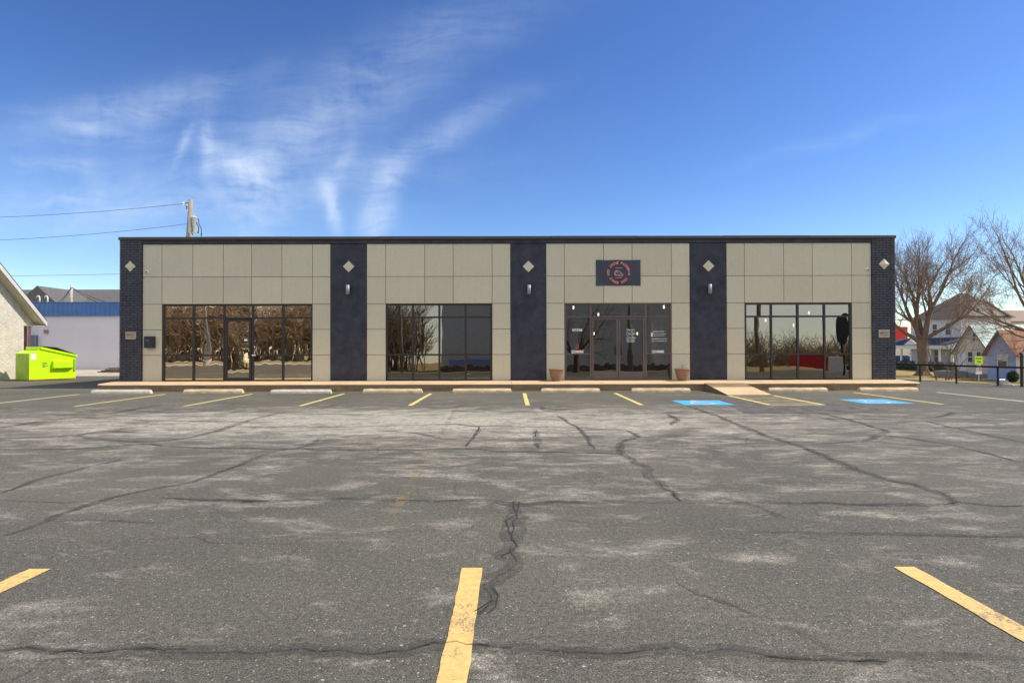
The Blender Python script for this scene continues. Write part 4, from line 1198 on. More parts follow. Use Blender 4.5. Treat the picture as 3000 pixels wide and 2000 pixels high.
# ------------------------------------------------------------------ school zone sign across the street
GZ = -2.2
YS = 50.0
p = at(2868, 1060, YS)
SS = thing('road_sign', 'fluorescent lime SCHOOL ZONE sign above a white 15 plate on one post', 'sign', (p.x, YS, GZ))
SX = p.x
MB().tube([(SX, YS + .04, GZ), (SX, YS + .04, at(2868, 1043, YS).z)], .035, 8).build('post', M['steel'], SS)
def plate(px0, px1, y0, y1, m, nm):
    a_, b_ = at(px0, y1, YS), at(px1, y0, YS)
    return MB().bbox(a_.x, b_.x, YS - .012, YS, a_.z, b_.z, .004).build(nm, m, SS), (a_.x + b_.x) / 2, (a_.z + b_.z) / 2, b_.x - a_.x
o, cx, cz, w_ = plate(2856, 2878.5, 1043.5, 1066.5, M['sign_lime'], 'warning_panel')
for s_, dz, wd in (("SCHOOL", .14, .82), ("ZONE", -.14, .5)):
    mb = MB(); put_text(mb, s_, (cx, YS - .016, cz + dz), .2, width=w_ * wd, bold=.008); mb.build('lettering', M['sign_ink'], o)
o, cx, cz, w_ = plate(2860.5, 2874.5, 1076, 1087, M['sign_white'], 'speed_panel')
mb = MB(); put_text(mb, "15", (cx, YS - .016, cz - .0), .34, width=w_ * .7, bold=.012); mb.build('lettering', M['sign_ink'], o)
plate(2858, 2877, 1088.8, 1095.5, M['sign_white'], 'time_panel'); plate(2861, 2874, 1068.5, 1071, M['sign_white'], 'small_panel')

# ------------------------------------------------------------------ houses
def gable_house(name, lb, X0, X1, Y0, Y1, ze, zp, wallm, roofm, ov, z0=GZ, rafters=None):
    h = thing(name, lb, 'house', (X0, Y0, z0)); ym = (Y0 + Y1) / 2
    wl = MB().prism([(X0, Y0, z0 - .3), (X0, Y1, z0 - .3), (X0, Y1, ze), (X0, ym, zp), (X0, Y0, ze)], (X1 - X0, 0, 0)).build('wall', wallm, h)
    sl = (zp - ze) / (ym - Y0)
    mb = MB()
    for y, sg in ((Y0, -1), (Y1, 1)):
        a_ = Vector((X0 - ov, y + sg * ov, ze - sl * ov + .03)); b_ = Vector((X0 - ov, ym, zp + .03))
        mb.prism([a_, b_, b_ + Vector((0, 0, .11)), a_ + Vector((0, 0, .11))], (X1 - X0 + 2 * ov, 0, 0))
        if rafters:
            x = X0 - ov + .2
            while x < X1 + ov:
                q = Vector((x, 0, .115)); mb.prism([a_ + Vector((x - X0 + ov, 0, .112)), b_ + Vector((x - X0 + ov, 0, .112)), b_ + Vector((x - X0 + ov, 0, .15)), a_ + Vector((x - X0 + ov, 0, .15))], (.04, 0, 0)); x += rafters
    rf = mb.build('roof', roofm, h)
    mb = MB()
    for y, sg in ((Y0, -1), (Y1, 1)):
        a_ = Vector((X0 - ov - .03, y + sg * ov, ze - sl * ov - .06)); b_ = Vector((X0 - ov - .03, ym, zp - .06))
        mb.prism([a_, b_, b_ + Vector((0, 0, .2)), a_ + Vector((0, 0, .2))], (.028, 0, 0))
    mb.build('rake_trim', M['trim'] if rafters else M['block'], h)
    return h, wl


def side_window(h, X, y0, y1, z0, z1, curtain=False, frame=.09):
    fr = MB()
    fr.box(X - .05, X - .002, y0 - frame, y1 + frame, z1, z1 + frame); fr.box(X - .05, X - .002, y0 - frame, y1 + frame, z0 - frame, z0)
    fr.box(X - .05, X - .002, y0 - frame, y0, z0, z1); fr.box(X - .05, X - .002, y1, y1 + frame, z0, z1)
    zm = (z0 + z1) / 2; fr.box(X - .045, X - .004, y0, y1, zm - .03, zm + .03)
    f = fr.build('window', M['trim_white'], h)
    MB().face([(X - .012, y0, z0), (X - .012, y1, z0), (X - .012, y1, z1), (X - .012, y0, z1)]).build('pane', M['win_dark'], f)
    if curtain: MB().box(X - .03, X - .018, y0 + .05, y1 - .05, zm, z1 - .02).build('curtain', M['curtain'], f)


def plane_y(X, px): return X * FPX / (px - 1500)          # depth at which the plane x = X is seen at a column


# tan house with the mint metal roof
XT = 53.2
TH, tw = gable_house('tan_house', 'tan sided house with a pale mint metal roof behind the school zone sign', XT, XT + 13, 65.6, 70.9, .75, 3.75, M['tan_siding'], M['mint'], .35, rafters=.5)
MB().box(XT - .03, XT + 12.9, 65.57, 70.93, GZ - .2, GZ + .5).build('foundation', M['block'], TH)
side_window(TH, XT, plane_y(XT, 2850), plane_y(XT, 2836), -.45, .75)
side_window(TH, XT, plane_y(XT, 2874), plane_y(XT, 2862), -.45, .75)
side_window(TH, XT, plane_y(XT, 2859), plane_y(XT, 2850.5), 2.0, 2.85)
dy0, dy1 = plane_y(XT, 2830), plane_y(XT, 2807)
dr = MB().box(XT - .06, XT - .005, dy0, dy1, -1.5, .58).build('door', M['trim_white'], TH)
MB().lathe((XT - .1, dy0 + .12, -.5), [(.03, -.03), (.03, .03)], 8).build('handle', M['steel'], dr)
MB().box(XT - 1.3, XT - .06, dy0 - .3, dy1 + 2.2, GZ, -1.55).build('porch_slab', M['block'], TH)
mb = MB(); mb.tube([(XT - 1.25, dy1 + .2, -.7), (XT - 1.25, dy1 + 2.2, -.7)], .03, 6)
for i in range(11): mb.tube([(XT - 1.25, dy1 + .2 + .2 * i, -1.55), (XT - 1.25, dy1 + .2 + .2 * i, -.7)], .012, 4)
mb.build('porch_railing', M['black'], TH)
# blue house
XB = 51.4
BH, bw_ = gable_house('blue_house', 'blue sided house with a russet shingle roof at the frame edge', XB, XB + 12, 60.2, 63.9, .79, 2.98, M['blue_siding'], M['orange_roof'], .42)
side_window(BH, XB, plane_y(XB, 2950), plane_y(XB, 2924), -.68, .46, True)
MB().box(XB + .06, XB + 11.9, 60.15, 60.19, GZ, .75).build('front_cladding', M['cream'], BH)
MB().tube([(XB - .05, 60.12, GZ), (XB - .05, 60.12, .8)], .05, 6).build('downspout', M['trim_white'], BH)
# white two storey house with porch
XW = 64.6
WH = thing('white_house', 'large white two storey house with a columned porch behind the big bare tree', 'house', (XW, 85, GZ))
y0, y1 = 85.0, 95.7
wl = MB().box(XW, XW + 7.2, y0, y1, GZ - .3, 5.6)
wl.box(XW + 7.21, XW + 15, y0 + .8, y1 - 1, GZ - .3, 4.9)
pkx, pkz = at(2884, 885, y0).x, at(2884, 885, y0).z
wl.prism([(XW, y0, 5.6), (XW * 0 + 2 * pkx - XW, y0, 5.6), (pkx, y0, pkz)], (0, 3, 0)); wl.build('wall', M['white_siding'], WH)
rz = 9.5; ym = (y0 + y1) / 2
mb = MB().add([(XW - .4, y0 - .4, 5.5), (XW + 7.7, y0 - .4, 5.5), (XW + 7.7, y1 + .4, 5.5), (XW - .4, y1 + .4, 5.5), (XW + 3.9, ym, rz), (XW + 4.9, ym, rz)],
              [(0, 1, 5, 4), (1, 2, 5), (2, 3, 4, 5), (3, 0, 4), (3, 2, 1, 0)])
mb.build('roof', M['brown_roof'], WH)
mb = MB()
for sg in (-1, 1):
    a_ = Vector((pkx + sg * (pkx - XW + .35), y0 - .35, 5.42)); b_ = Vector((pkx, y0 - .35, pkz + .08))
    mb.prism([a_, b_, b_ + Vector((0, 0, .13)), a_ + Vector((0, 0, .13))], (0, 5.2, 0))
for ya, yb in ((y0 + .4, ym - .1), (y1 - .6, ym - .1)):
    mb.prism([(XW + 7.0, ya, 4.85), (XW + 7.0, yb, 6.7), (XW + 7.0, yb, 6.85), (XW + 7.0, ya, 5.0)], (8.3, 0, 0))
mb.build('gable_roof', M['tan_roof'], WH)
for a_, b_ in ((2786, 2771), (2746, 2733)): side_window(WH, XW, plane_y(XW, a_), plane_y(XW, b_), 3.1, 4.75)
side_window(WH, XW, plane_y(XW, 2756), plane_y(XW, 2738), -1.0, .8); side_window(WH, XW, plane_y(XW, 2704), plane_y(XW, 2690), -1.0, .8)
for px, py in ((2864, 910),):
    p = at(px, py, y0); f = MB().box(p.x - .32, p.x + .32, y0 - .05, y0 - .004, p.z - .42, p.z + .42).build('window', M['trim_white'], WH)
    MB().box(p.x - .22, p.x + .22, y0 - .06, y0 - .052, p.z - .32, p.z + .32).build('pane', M['win_dark'], f)
for px in (2863, 2939):
    p = at(px, 962, y0); f = MB().box(p.x - .55, p.x + .55, y0 - .05, y0 - .004, p.z - 1.1, p.z + .35).build('window', M['trim_white'], WH)
    MB().box(p.x - .45, p.x + .45, y0 - .06, y0 - .052, p.z - 1.0, p.z + .25).build('pane', M['win_dark'], f)
XP = 61.4
py0, py1 = 83.0, 97.5
zb = at(2700, 1012, 88).z
MB().prism([(XP - .4, py0 - .3, zb + .05), (XW, py0 - .3, zb + 1.05), (XW, py0 - .3, zb + 1.2), (XP - .4, py0 - .3, zb + .2)], (0, py1 - py0 + .6, 0)).build('porch_roof', M['navy_roof'], WH)
mb = MB().box(XP - .25, XP + .1, py0, py1, zb - .5, zb + .06)
py_ = plane_y(XP, 2676)
mb.prism([(XP - .42, py_ - 1.6, zb + .12), (XP - .42, py_ + 1.6, zb + .12), (XP - .42, py_, zb + 1.0)], (.1, 0, 0))
mb.prism([(XP - .25, py0 - .02, zb - .5), (XW, py0 - .02, zb - .5), (XW, py0 - .02, zb + 1.0), (XP - .25, py0 - .02, zb + .06)], (0, .12, 0))
mb.build('porch_beam', M['trim_white'], WH)
zc = at(2700, 1058, 88).z
for px in (2640.5, 2669, 2724, 2752.4, 2790):
    y = plane_y(XP, px)
    MB().lathe((XP, y, 0), [(.2, zc), (.17, zc + .1), (.15, zb - .6), (.2, zb - .52)], 12).build('porch_column', M['trim_white'], WH, True)
    MB().box(XP - .35, XP + .35, y - .35, y + .35, GZ, zc).build('porch_pier', M['stone'], WH)
MB().box(XP - .1, XW, py0 + .1, py1, GZ - .1, -1.5).build('porch_floor', M['stone'], WH)
mb = MB()
r2 = random.Random(2)
for i in range(1500):
    y = r2.uniform(83, 97); x = XP - .7 - abs(r2.gauss(0, .35)); z = GZ + r2.uniform(0, 1.1) * (.7 + .4 * noise.noise(Vector((y * .7, 0, 0)))); s = .12
    d_ = [Vector((r2.uniform(-s, s), r2.uniform(-s, s), r2.uniform(-s, s))) for _ in range(3)]
    mb.add([Vector((x, y, z)) + q for q in d_], [(0, 1, 2)])
tag(mb.build('hedge', M['bush'], None, origin=(XP - .9, 84, GZ)), 'low dark hedge along the white house porch', 'hedge')

RD = thing('red_store', 'distant store with a bright red sign wall beyond the big bare tree', 'store', (86, 128, GZ))
a_, b_ = at(2560, 997, 128), at(2659, 957, 128)
MB().box(a_.x, b_.x, 128, 138, a_.z, b_.z).build('sign_wall', M['red_wall'], RD)
MB().box(a_.x, b_.x + 7, 128.05, 138, GZ - .3, a_.z).build('wall', M['cream'], RD)

# blue car by the white house
def car(name, lb, loc, rot, paint):
    c = thing(name, lb, 'car', loc, rot=rot)
    prof = [(-2.15, .35), (-2.2, .75), (-2.05, .98), (-1.3, 1.02), (-.75, 1.48), (.9, 1.52), (1.75, 1.05), (2.15, .95), (2.2, .4)]
    vs = []; n = len(prof)
    for y, k in ((-.85, 1), (.85, 1)):
        for x, z in prof: vs.append((x, y * (.82 if z > 1.2 else 1), z))
    fs = [tuple(range(n)), tuple(range(2 * n - 1, n - 1, -1))] + [((i + 1) % n, i, i + n, (i + 1) % n + n) for i in range(n)]
    MB().add(vs, fs).build('body', paint, c, local=True)
    mb = MB()
    for s in (-1, 1):
        mb.add([(-.85, s * .80, 1.08), (.95, s * .80, 1.1), (.78, s * .725, 1.42), (-.55, s * .725, 1.42)], [(0, 1, 2, 3)])
    mb.add([(-1.22, -.6, 1.1), (-1.22, .6, 1.1), (-.86, .55, 1.43), (-.86, -.55, 1.43)], [(0, 1, 2, 3)]); mb.add([(1.62, -.6, 1.16), (1.62, .6, 1.16), (1.05, .55, 1.47), (1.05, -.55, 1.47)], [(0, 1, 2, 3)])
    mb.build('window', M['win_dark'], c, local=True)
    for x in (-1.35, 1.35):
        for s in (-1, 1):
            ring = []
            w_ = MB().prism([(x + .34 * math.cos(t), s * .72, .34 + .34 * math.sin(t)) for t in [R(20 * i) for i in range(18)]], (0, s * .17, 0)).build('wheel', M['rubber'], c, local=True)
            MB().prism([(x + .19 * math.cos(t), s * .895, .34 + .19 * math.sin(t)) for t in [R(30 * i) for i in range(12)]], (0, s * .01, 0)).build('rim', M['steel'], w_, local=True)
    for s in (-1, 1): MB().box(2.1, 2.2, s * .72 - .14, s * .72 + .14, .72, .88).build('headlight', M['white'], c, local=True)
    for s in (-1, 1): MB().box(-2.2, -2.12, s * .74 - .1, s * .74 + .1, .76, .94).build('tail_light', M['red_wall'], c, local=True)
    return c


p = at(2632, 1070, 100)
cb = car('parked_car', 'blue parked car seen between the white porch columns', (p.x, 100, GZ + .25), R(8), M['car_blue'])
cb.scale = (1.15, 1.15, 1.2)

# evergreen bush by the blue house
mb = MB(); r2 = random.Random(9)
for i in range(2600):
    u = Vector((r2.gauss(0, 1), r2.gauss(0, 1), r2.gauss(0, 1))).normalized(); rr_ = .5 * (r2.random() ** .25) * (1 + .25 * noise.noise(u * 2.5))
    q = Vector((u.x * rr_, u.y * rr_, .55 + u.z * rr_ * 1.15)); s = .07
    mb.add([q + Vector((r2.uniform(-s, s), r2.uniform(-s, s), r2.uniform(-s, s))) for _ in range(3)], [(0, 1, 2)])
mb.tube([(0, 0, -.1), (0, 0, .5)], .05, 6)
p = at(2968, 1110, 59.2)
tag(mb.build('evergreen_bush', M['bush'], None, origin=(p.x, 59.2, GZ), local=True), 'rounded dark evergreen bush against the blue house', 'bush')
mb = MB(); r2 = random.Random(19)
for i in range(900):
    x, y = r2.gauss(0, 1.0), r2.gauss(0, 1.6); z = .22 * math.exp(-(x * x + y * y / 2.5)) * r2.random(); s = .12
    mb.add([Vector((x, y, z + .02)) + Vector((r2.uniform(-s, s), r2.uniform(-s, s), r2.uniform(0, .05))) for _ in range(3)], [(0, 1, 2)])
p = gp(2806, 1109, GZ)
tag(mb.build('leaf_litter', M['mulch'], None, origin=(p.x, p.y, GZ - .0), local=True), 'russet fallen leaves heaped on the dry lawn by the tan house', 'leaf litter', kind='stuff')

# ------------------------------------------------------------------ bare trees
class Tree:
    def __init__(s, seed): s.r = random.Random(seed); s.limb = MB(); s.twig = MB()

    def rot_about(s, d, ang):
        a = d.cross(Vector((s.r.gauss(0, 1), s.r.gauss(0, 1), s.r.gauss(0, 1))))
        if a.length < 1e-4: a = Vector((1, 0, 0))
        return (Matrix.Rotation(ang, 3, a.normalized()) @ d).normalized()

    def branch(s, p, d, L, r0, lev, maxlev, up=.1, kids=(4, 5, 5, 5, 4), spread=(.55, .6, .65, .7, .7), wob=.16):
        n = 5 if lev < 2 else (4 if lev < maxlev else 3)
        P = [p]; rad = [r0]; dd = d
        tip = r0 * (.42 if lev < maxlev else .35)
        for i in range(n):
            dd = (dd + Vector((s.r.gauss(0, wob), s.r.gauss(0, wob), s.r.gauss(0, wob) + up)) * (1 if lev else .5)).normalized()
            P.append(P[-1] + dd * L / n); rad.append(r0 + (tip - r0) * (i + 1) / n)
        (s.limb if lev <= maxlev - 3 or r0 > .06 else s.twig).tube(P, rad, 8 if lev == 0 else (6 if r0 > .08 else (4 if r0 > .03 else 3)), cap=False)
        if lev >= maxlev:
            for i in range(s.buds):
                q = P[-1] + (P[-2] - P[-1]) * s.r.random(); w = .045
                s.twig.add([q + Vector((s.r.uniform(-w, w), s.r.uniform(-w, w), s.r.uniform(-w, w))) for _ in range(3)], [(0, 1, 2)], 1)
            return
        k = kids[min(lev, len(kids) - 1)]
        for i in range(k):
            t = .3 + .7 * (i + s.r.random() * .8) / k; t = min(t, .99)
            f = t * n; a = int(f); q = P[a].lerp(P[a + 1], f - a)
            ax = (P[a + 1] - P[a]).normalized()
            nd = s.rot_about(ax, s.r.uniform(.6, 1.25) * spread[min(lev, len(spread) - 1)])
            rr = (rad[a] + (rad[a + 1] - rad[a]) * (f - a)) * s.r.uniform(.45, .62)
            s.branch(q, nd, L * s.r.uniform(.48, .7), max(rr, s.minr), lev + 1, maxlev, up, kids, spread, wob)
        # leader
        s.branch(P[-1], dd, L * s.r.uniform(.55, .7), max(tip, s.minr), lev + 1, maxlev, up, kids, spread, wob)
    minr = .011
    buds = 0


def finish_tree(t, name, lb, loc, grp=None, twigm='twigs', sc_=1.0):
    o = thing(name, lb, 'tree', loc, grp)
    t.limb.build('trunk', M['bark'], o, True, local=True)
    t.twig.build('crown', [M[twigm], M['buds']], o, local=True)
    return o


# big maple behind the railing
t = Tree(31); t.minr = .014; t.buds = 2
base = Vector((0, 0, -.3))
t.limb.tube([base, (0, 0, .15), (0, .02, .6), (.03, 0, 1.8), (-.02, 0, 3.0), (-.05, 0, 4.1)], [.95, .72, .56, .5, .52, .6], 12, cap=False)
for k in range(5):
    a = k * 1.26 + .4; t.limb.tube([(math.cos(a) * 1.15, math.sin(a) * 1.15, -.15), (math.cos(a) * .6, math.sin(a) * .6, .18), (math.cos(a) * .36, math.sin(a) * .36, .8)], [.12, .2, .2], 6, cap=False)
fork = Vector((-.05, 0, 3.9))
for (ax, ay, az, L, r0) in ((-1.05, .2, .55, 5.6, .25), (-.5, -.35, 1, 6.0, .31), (-.25, .5, 1.1, 6.2, .28), (.22, -.2, 1.2, 6.6, .36), (.75, .3, .95, 6.2, .33), (.95, -.35, .75, 5.6, .24), (.35, .35, 1.3, 6.2, .27)):
    t.branch(fork, Vector((ax, ay, az)).normalized(), L, r0, 1, 5, .085, (4, 4, 5, 5, 5), (.5, .58, .66, .75, .8), .13)
pb_ = gp(2703, 1100, GZ)
finish_tree(t, 'bare_maple_tree', 'large bare spreading tree with a thick trunk before the white house', (pb_.x, pb_.y, GZ), 'bare trees across the street').scale = (1.03, 1.03, 1.08)
# second tree, its trunk just outside the frame
t = Tree(21); t.minr = .013; t.buds = 1
t.limb.tube([(0, 0, -.2), (0, 0, .3), (0, 0, 2.4), (.05, 0, 4.6)], [.75, .5, .42, .42], 10, cap=False)
for (ax, ay, az, L, r0, z) in ((-1, .1, .25, 6.0, .2, 4.4), (-.9, -.2, .75, 6.6, .24, 4.6), (-.6, .3, 1.1, 6.4, .25, 4.6), (-.15, -.2, 1.3, 6, .27, 4.6), (.6, .2, .9, 5.4, .24, 4.6), (-.95, -.1, .05, 5.0, .14, 4.0), (.8, -.2, .5, 5, .2, 4.4)):
    t.branch(Vector((0, 0, z)), Vector((ax, ay, az)).normalized(), L, r0, 1, 5, .045, (4, 4, 4, 4, 4), (.45, .52, .62, .7, .75), .11)
finish_tree(t, 'bare_oak_tree', 'bare tree reaching its long branches in over the blue house', (1588 * 58 / FPX, 58, GZ), 'bare trees across the street')
for px, py, lean, seed, L, lb in ((2745, 1113, -.25, 33, 3.6, 'slender pale sapling leaning beside the big bare trunk'), (2770, 1113, .45, 34, 3.9, 'multi stemmed bare sapling bending towards the tan house')):
    t = Tree(seed); t.minr = .012
    for k in range(1 if lean < 0 else 3):
        t.branch(Vector((k * .25, 0, -.1)), Vector((lean + .2 * k, .1 * k, 1.0)).normalized(), L * (1 - .1 * k), .1 - .02 * k, 1, 4, .05, (3, 3, 3, 3), (.5, .6, .7, .7), .1)
    p = gp(px, py, GZ)
    finish_tree(t, 'bare_sapling', lb, (p.x, p.y, GZ), 'bare trees across the street')


def thicket(name, lb, X0, X1, Y0, Y1, h, n, seed, z0=None, m='twigs_dark'):
    r2 = random.Random(seed); mb = MB()
    for i in range(n):
        x, y = r2.uniform(X0, X1), r2.uniform(Y0, Y1)
        z = terr(x, y) if z0 is None else z0
        hh = h * r2.uniform(.6, 1.05) * (1 + .2 * noise.noise(Vector((x * .12, y * .1, seed))))
        top = Vector((x + r2.gauss(0, .5), y + r2.gauss(0, .5), z + hh * .75)); b_ = Vector((x, y, z - .2))
        mb.tube([b_, b_.lerp(top, .5) + Vector((r2.gauss(0, .25), 0, 0)), top], [hh * .012, hh * .008, hh * .004], 4, cap=False)
        for k in range(16):
            q = b_.lerp(top, r2.uniform(.25, 1)); a = r2.uniform(0, 6.28); l = hh * r2.uniform(.14, .38)
            d_ = Vector((math.cos(a) * .7, math.sin(a) * .7, r2.uniform(.35, 1.2))).normalized()
            e_ = q + d_ * l + Vector((0, 0, l * .1)); mb.tube([q, q + d_ * l * .5, e_], [hh * .005, hh * .0035, .012], 3, cap=False)
            for w_ in range(4):
                q2 = q.lerp(e_, r2.uniform(.3, 1)); d2 = (d_ + Vector((r2.gauss(0, .6), r2.gauss(0, .6), r2.gauss(0, .5)))).normalized()
                mb.tube([q2, q2 + d2 * l * r2.uniform(.25, .5)], [hh * .0022, .01], 3, cap=False)
    return tag(mb.build(name, M[m]), lb, 'woods', kind='stuff')


thicket('distant_treeline', 'distant brown leafless woods behind the houses', 75, 210, 150, 175, 11, 120, 5, GZ)

# ------------------------------------------------------------------ the far side of the street, seen in the glass
thicket('street_woods', 'leafless brown woods reflected in the window with the single door', -46, -11.5, -36, -26, 9.5, 420, 6)
thicket('far_woods', 'low leafless treeline reflected in the end window', 30, 72, -75, -62, 8.6, 330, 7)
GW = thing('grey_warehouse', 'plain grey block building reflected in the middle windows', 'building', (5, -18, 0))
mb = MB().box(-7.2, 18, -30, -18, -.1, 9.2); mb.build('wall', M['gwall'], GW)
mb = MB()
for x in (-1.5, 8.2, 14): mb.box(x, x + .5, -18, -17.7, 0, 9.0)
mb.build('buttress', M['gwall'], GW)
MB().bbox(-7.4, 18.2, -30.2, -17.6, 9.2, 9.5, .02).build('roof_edge', M['coping'], GW)
MB().box(-6.5, -2, -17.997, -17.94, .01, 1.1).build('dado', M['blue_siding'], GW)
mb = MB(); r2 = random.Random(31)
for i in range(60):
    x = -7 + i * .42; mb.bbox(x, x + .4, -15.6 + r2.uniform(-.05, .05), -15.1, -.05, .55 + r2.uniform(-.1, .12), .03)
tag(mb.build('stone_wall', M['stone'], None, origin=(0, -15.3, 0)), 'low rough stone wall reflected in the middle windows', 'wall')
PW = None
for x, y, lb in ((-9.9, -10, 'wooden street pole reflected in the second window'), (9.4, -4.5, 'wooden street pole reflected in the second double door'), (22.0, -10, 'wooden street pole reflected in the end window')):
    if PW is None:
        PW = thing('street_pole', lb, 'pole', (x, y, 0), 'wooden poles along the street')
        MB().tube([(0, 0, -.3), (.05, 0, 3), (.0, .1, 6), (-.08, .1, 10)], [.17, .155, .14, .11], 10).build('pole', M['wood_pole'], PW, True, local=True)
        MB().box(-.9, .9, -.06, .06, 9.2, 9.35).build('crossarm', M['wood_pole'], PW, local=True)
    else: dup(PW, (x, y, terr(x, y) + .05), label=lb, rot=R(x * 9))
LP = thing('street_light', 'pale metal street light on a concrete base reflected near the single door', 'street light', (-27.0, -10, 0))
MB().tube([(0, 0, .4), (0, 0, 7.5)], [.11, .07], 10).build('pole', M['steel'], LP, True, local=True)
MB().lathe((0, 0, 0), [(.3, -.1), (.3, .45), (.26, .5)], 14).build('base', M['kerb'], LP, local=True)
MB().tube([(0, 0, 7.4), (.6, .3, 7.9), (1.6, .8, 8)], .045, 6).bbox(1.4, 2.1, .6, .95, 7.9, 8.05, .02).build('lamp_arm', M['steel'], LP, local=True)
t = Tree(52); t.minr = .012
t.limb.tube([(0, 0, -.2), (0, 0, .3), (0, 0, 1.7)], [.4, .3, .26], 8, cap=False)
for k in range(5):
    a = k * 1.3; t.branch(Vector((0, 0, 1.6)), Vector((math.cos(a), math.sin(a), .8)).normalized(), 2.6, .15, 1, 4, .04, (4, 4, 4, 4), (.55, .6, .7, .7), .18)
finish_tree(t, 'street_tree', 'gnarled bare tree reflected in the HOT STONE window', (5.6, -9, 0), None, 'twigs_dark')
# box truck and the oval sign
zt_ = terr(46, -47)
TK = thing('box_truck', 'red and white box truck reflected low in the end window', 'truck', (46, -47, zt_))
MB().bbox(-3.2, .6, -1.1, 1.1, .7, 3.1, .03).build('cargo_box', M['red_wall'], TK, local=True)
MB().bbox(.605, 2.4, -1.1, 1.1, .7, 3.1, .03).build('cargo_door', M['white'], TK, local=True)
MB().prism([(2.45, -1, .5), (4.6, -1, .5), (4.6, -1, 1.2), (3.9, -1, 1.35), (3.5, -1, 2.1), (2.45, -1, 2.2)], (0, 2, 0)).build('cab', M['white'], TK, local=True)
MB().box(3.0, 3.45, -1.01, 1.01, 1.4, 2.0).build('window', M['win_dark'], TK, local=True)
for x in (-2.2, 3.6):
    for y in (-1.05, .85): MB().prism([(x + .45 * math.cos(q), y, .45 + .45 * math.sin(q)) for q in [R(20 * i) for i in range(18)]], (0, .2, 0)).build('wheel', M['rubber'], TK, local=True)
TK.scale = (1.2, 1.2, 1.25)
OS = thing('oval_sign', 'dark backed oval sign on a post reflected at the end window frame', 'sign', (11.95 * 1.75, 5.3, 0))
MB().prism([(.42 * math.cos(a_), 0, 2.88 + .98 * math.sin(a_)) for a_ in [R(12 * i) for i in range(30)]], (0, -.1, 0)).build('panel', M['sign_back'], OS, local=True)
MB().tube([(0, -.15, terr(20.9, 5.3)), (0, -.15, 2.0)], .06, 8).build('post', M['black'], OS, local=True)
# concrete street beyond the lot
mb = MB(); mb.face([(-300, -14.5, .004), (-12, -14.5, .004), (-12, -9.0, .004), (-300, -9.0, .004)])
mb.face([(-300, -22, .004), (-12, -20, .004), (-12, -16.8, .004), (-300, -17.5, .004)])
tag(mb.build('street', M['kerb']), kind='structure')

# ------------------------------------------------------------------ light
SEL, SAZ = R(50), R(1.3)                                   # the sun stands almost in the plane of the front, at the right
sd = Vector((math.cos(SEL) * math.cos(SAZ), math.cos(SEL) * math.sin(SAZ), math.sin(SEL)))
sl_ = bpy.data.lights.new('sun', 'SUN'); so = bpy.data.objects.new('sun', sl_); COL.objects.link(so)
so.rotation_euler = sd.to_track_quat('Z', 'Y').to_euler(); so.location = (30, 0, 40)
sl_.energy = 3.4; sl_.angle = R(.53); sl_.color = (1, .93, .82)

wd = bpy.data.worlds.new("World"); sc.world = wd; wd.use_nodes = True
n = wd.node_tree; bg = n.nodes['Background']; bg.inputs['Strength'].default_value = .15
sky = N(n, 'ShaderNodeTexSky', sky_type='NISHITA'); sky.sun_disc = False
sky.sun_elevation = SEL; sky.sun_rotation = R(90) - SAZ; sky.altitude = 200; sky.air_density = 1.0; sky.dust_density = .25; sky.ozone_density = 2.2
tc = N(n, 'ShaderNodeTexCoord').outputs['Generated']
sp = N(n, 'ShaderNodeSeparateXYZ'); n.links.new(tc, sp.inputs[0])
yy = math_(n, 'MAXIMUM', sp.outputs[1], .05)
cb_ = N(n, 'ShaderNodeCombineXYZ')
n.links.new(math_(n, 'DIVIDE', sp.outputs[0], yy), cb_.inputs[0]); n.links.new(math_(n, 'DIVIDE', sp.outputs[2], yy), cb_.inputs[1])
uv = cb_.outputs[0]
# cirrus: ridges laid out by bearing and altitude, broken up by stretched noise
warp = N(n, 'ShaderNodeTexNoise'); warp.inputs['Scale'].default_value = 5; warp.inputs['Detail'].default_value = 5; n.links.new(uv, warp.inputs['Vector'])
wv = N(n, 'ShaderNodeVectorMath', operation='MULTIPLY_ADD'); n.links.new(warp.outputs['Color'], wv.inputs[0]); wv.inputs[1].default_value = (.09, .09, 0); wv.inputs[2].default_value = (-.045, -.045, 0)
uw = N(n, 'ShaderNodeVectorMath', operation='ADD'); n.links.new(uv, uw.inputs[0]); n.links.new(wv.outputs[0], uw.inputs[1]); uw = uw.outputs[0]
CL = [(405, 296, 250, 45, 15, .42), (166, 473, 90, 18, 5, .4), (253, 361, 130, 15, -12, .3), (553, 426, 50, 13, 70, .7), (625, 434, 75, 17, 86, .5), (708, 491, 85, 30, -50, .45), (752, 564, 120, 65, 60, .5),
      (1084, 238, 420, 90, 33, .16), (1156, 166, 260, 60, 40, .14), (1265, 405, 220, 28, 26, .36), (972, 614, 65, 15, -70, .8), (997, 491, 55, 22, 65, .45), (1098, 636, 80, 36, 92, .75), (1128, 528, 55, 25, 45, .45),
      (434, 620, 330, 55, 0, .26), (2480, 410, 240, 16, 14, .14), (217, 571, 160, 40, 5, .22), (850, 400, 200, 80, 40, .22), (1400, 120, 300, 60, 30, .1), (750, 560, 520, 130, 8, .2), (320, 420, 360, 120, 10, .14)]
tot = None
for px, py, l, w_, ang, amp in CL:
    v = mapped(n, uw, (l / FPX, w_ / FPX, 1), (0, 0, R(ang)), ((px - 1500) / FPX, (1016.6 - py) / FPX, 0), 'TEXTURE')
    dn = N(n, 'ShaderNodeVectorMath', operation='DOT_PRODUCT'); n.links.new(v, dn.inputs[0]); n.links.new(v, dn.inputs[1])
    e_ = math_(n, 'MULTIPLY', math_(n, 'EXPONENT', math_(n, 'MULTIPLY', dn.outputs['Value'], -.6)), amp)
    tot = e_ if tot is None else math_(n, 'ADD', tot, e_)
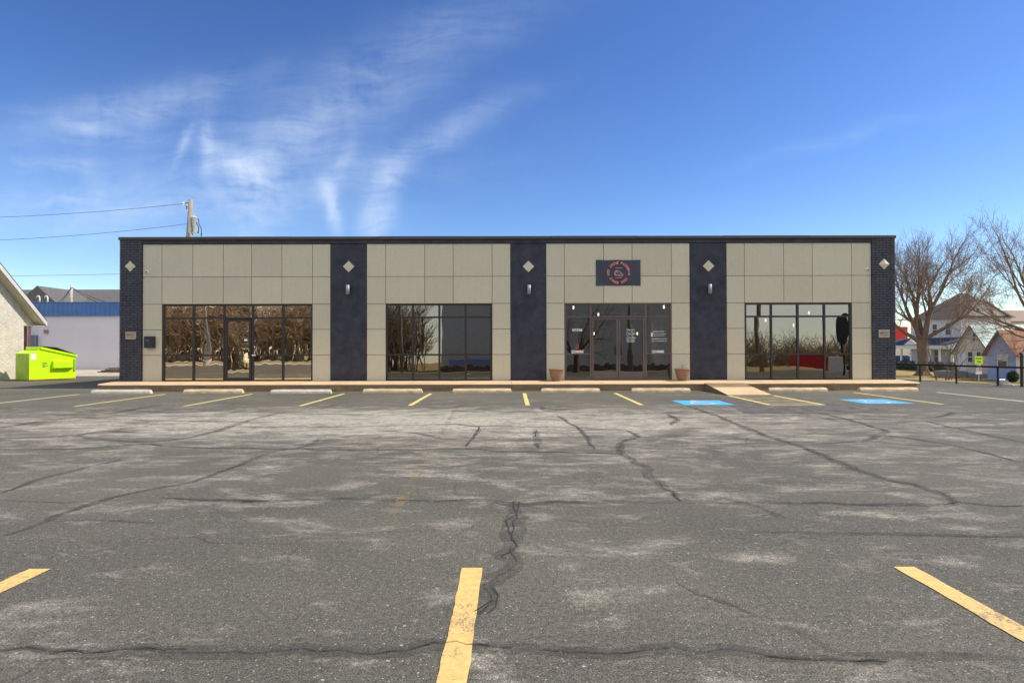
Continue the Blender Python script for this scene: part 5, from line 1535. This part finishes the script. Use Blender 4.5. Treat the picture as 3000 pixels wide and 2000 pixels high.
det = noise_tex(n, mapped(n, uw, (3.2, 15, 1), (0, 0, R(-18))), 2.0, 9, .62, .5)
det2 = noise_tex(n, mapped(n, uw, (9, 4, 1), (0, 0, R(20))), 1.5, 6, .6)
df = math_(n, 'ADD', math_(n, 'MULTIPLY', ramp(n, det, [(.32, (.12, .12, .12)), (.7, (1, 1, 1))]), .7), math_(n, 'MULTIPLY', ramp(n, det2, [(.35, (0, 0, 0)), (.7, (1, 1, 1))]), .45))
cf = math_(n, 'MULTIPLY', tot, df)
cf = math_(n, 'MULTIPLY', cf, math_(n, 'GREATER_THAN', sp.outputs[1], .06))
cf = math_(n, 'MULTIPLY', cf, .78, True)
hs = N(n, 'ShaderNodeHueSaturation'); hs.inputs['Saturation'].default_value = 1.16; hs.inputs['Value'].default_value = .56; hs.inputs['Hue'].default_value = .508
n.links.new(sky.outputs[0], hs.inputs['Color'])
gmn = N(n, 'ShaderNodeGamma'); gmn.inputs['Gamma'].default_value = 1.28; n.links.new(hs.outputs[0], gmn.inputs['Color'])
front = mixc(n, cf, gmn.outputs[0], (3.9, 4.5, 5.3))
# bright overcast added to the sky behind the camera to lift the shaded front (it shows pale in the windows)
fill_veil = N(n, 'ShaderNodeMapRange', interpolation_type='SMOOTHSTEP'); fill_veil.inputs[1].default_value = .05; fill_veil.inputs[2].default_value = -.5
n.links.new(sp.outputs[1], fill_veil.inputs[0])
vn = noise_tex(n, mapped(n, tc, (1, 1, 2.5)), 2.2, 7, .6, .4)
vf = math_(n, 'MULTIPLY', fill_veil.outputs[0], ramp(n, vn, [(.3, (.3, .3, .3)), (.7, (.72, .72, .72))]))
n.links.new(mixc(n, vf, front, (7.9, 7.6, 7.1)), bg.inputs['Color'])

sc.view_settings.view_transform = 'Standard'; sc.view_settings.look = 'None'; sc.view_settings.gamma = 1; sc.view_settings.use_curve_mapping = False
sc.view_settings.exposure = 0.55
sc.cycles.max_bounces = 8; sc.cycles.use_denoising = True
sc.cycles.transparent_max_bounces = 12
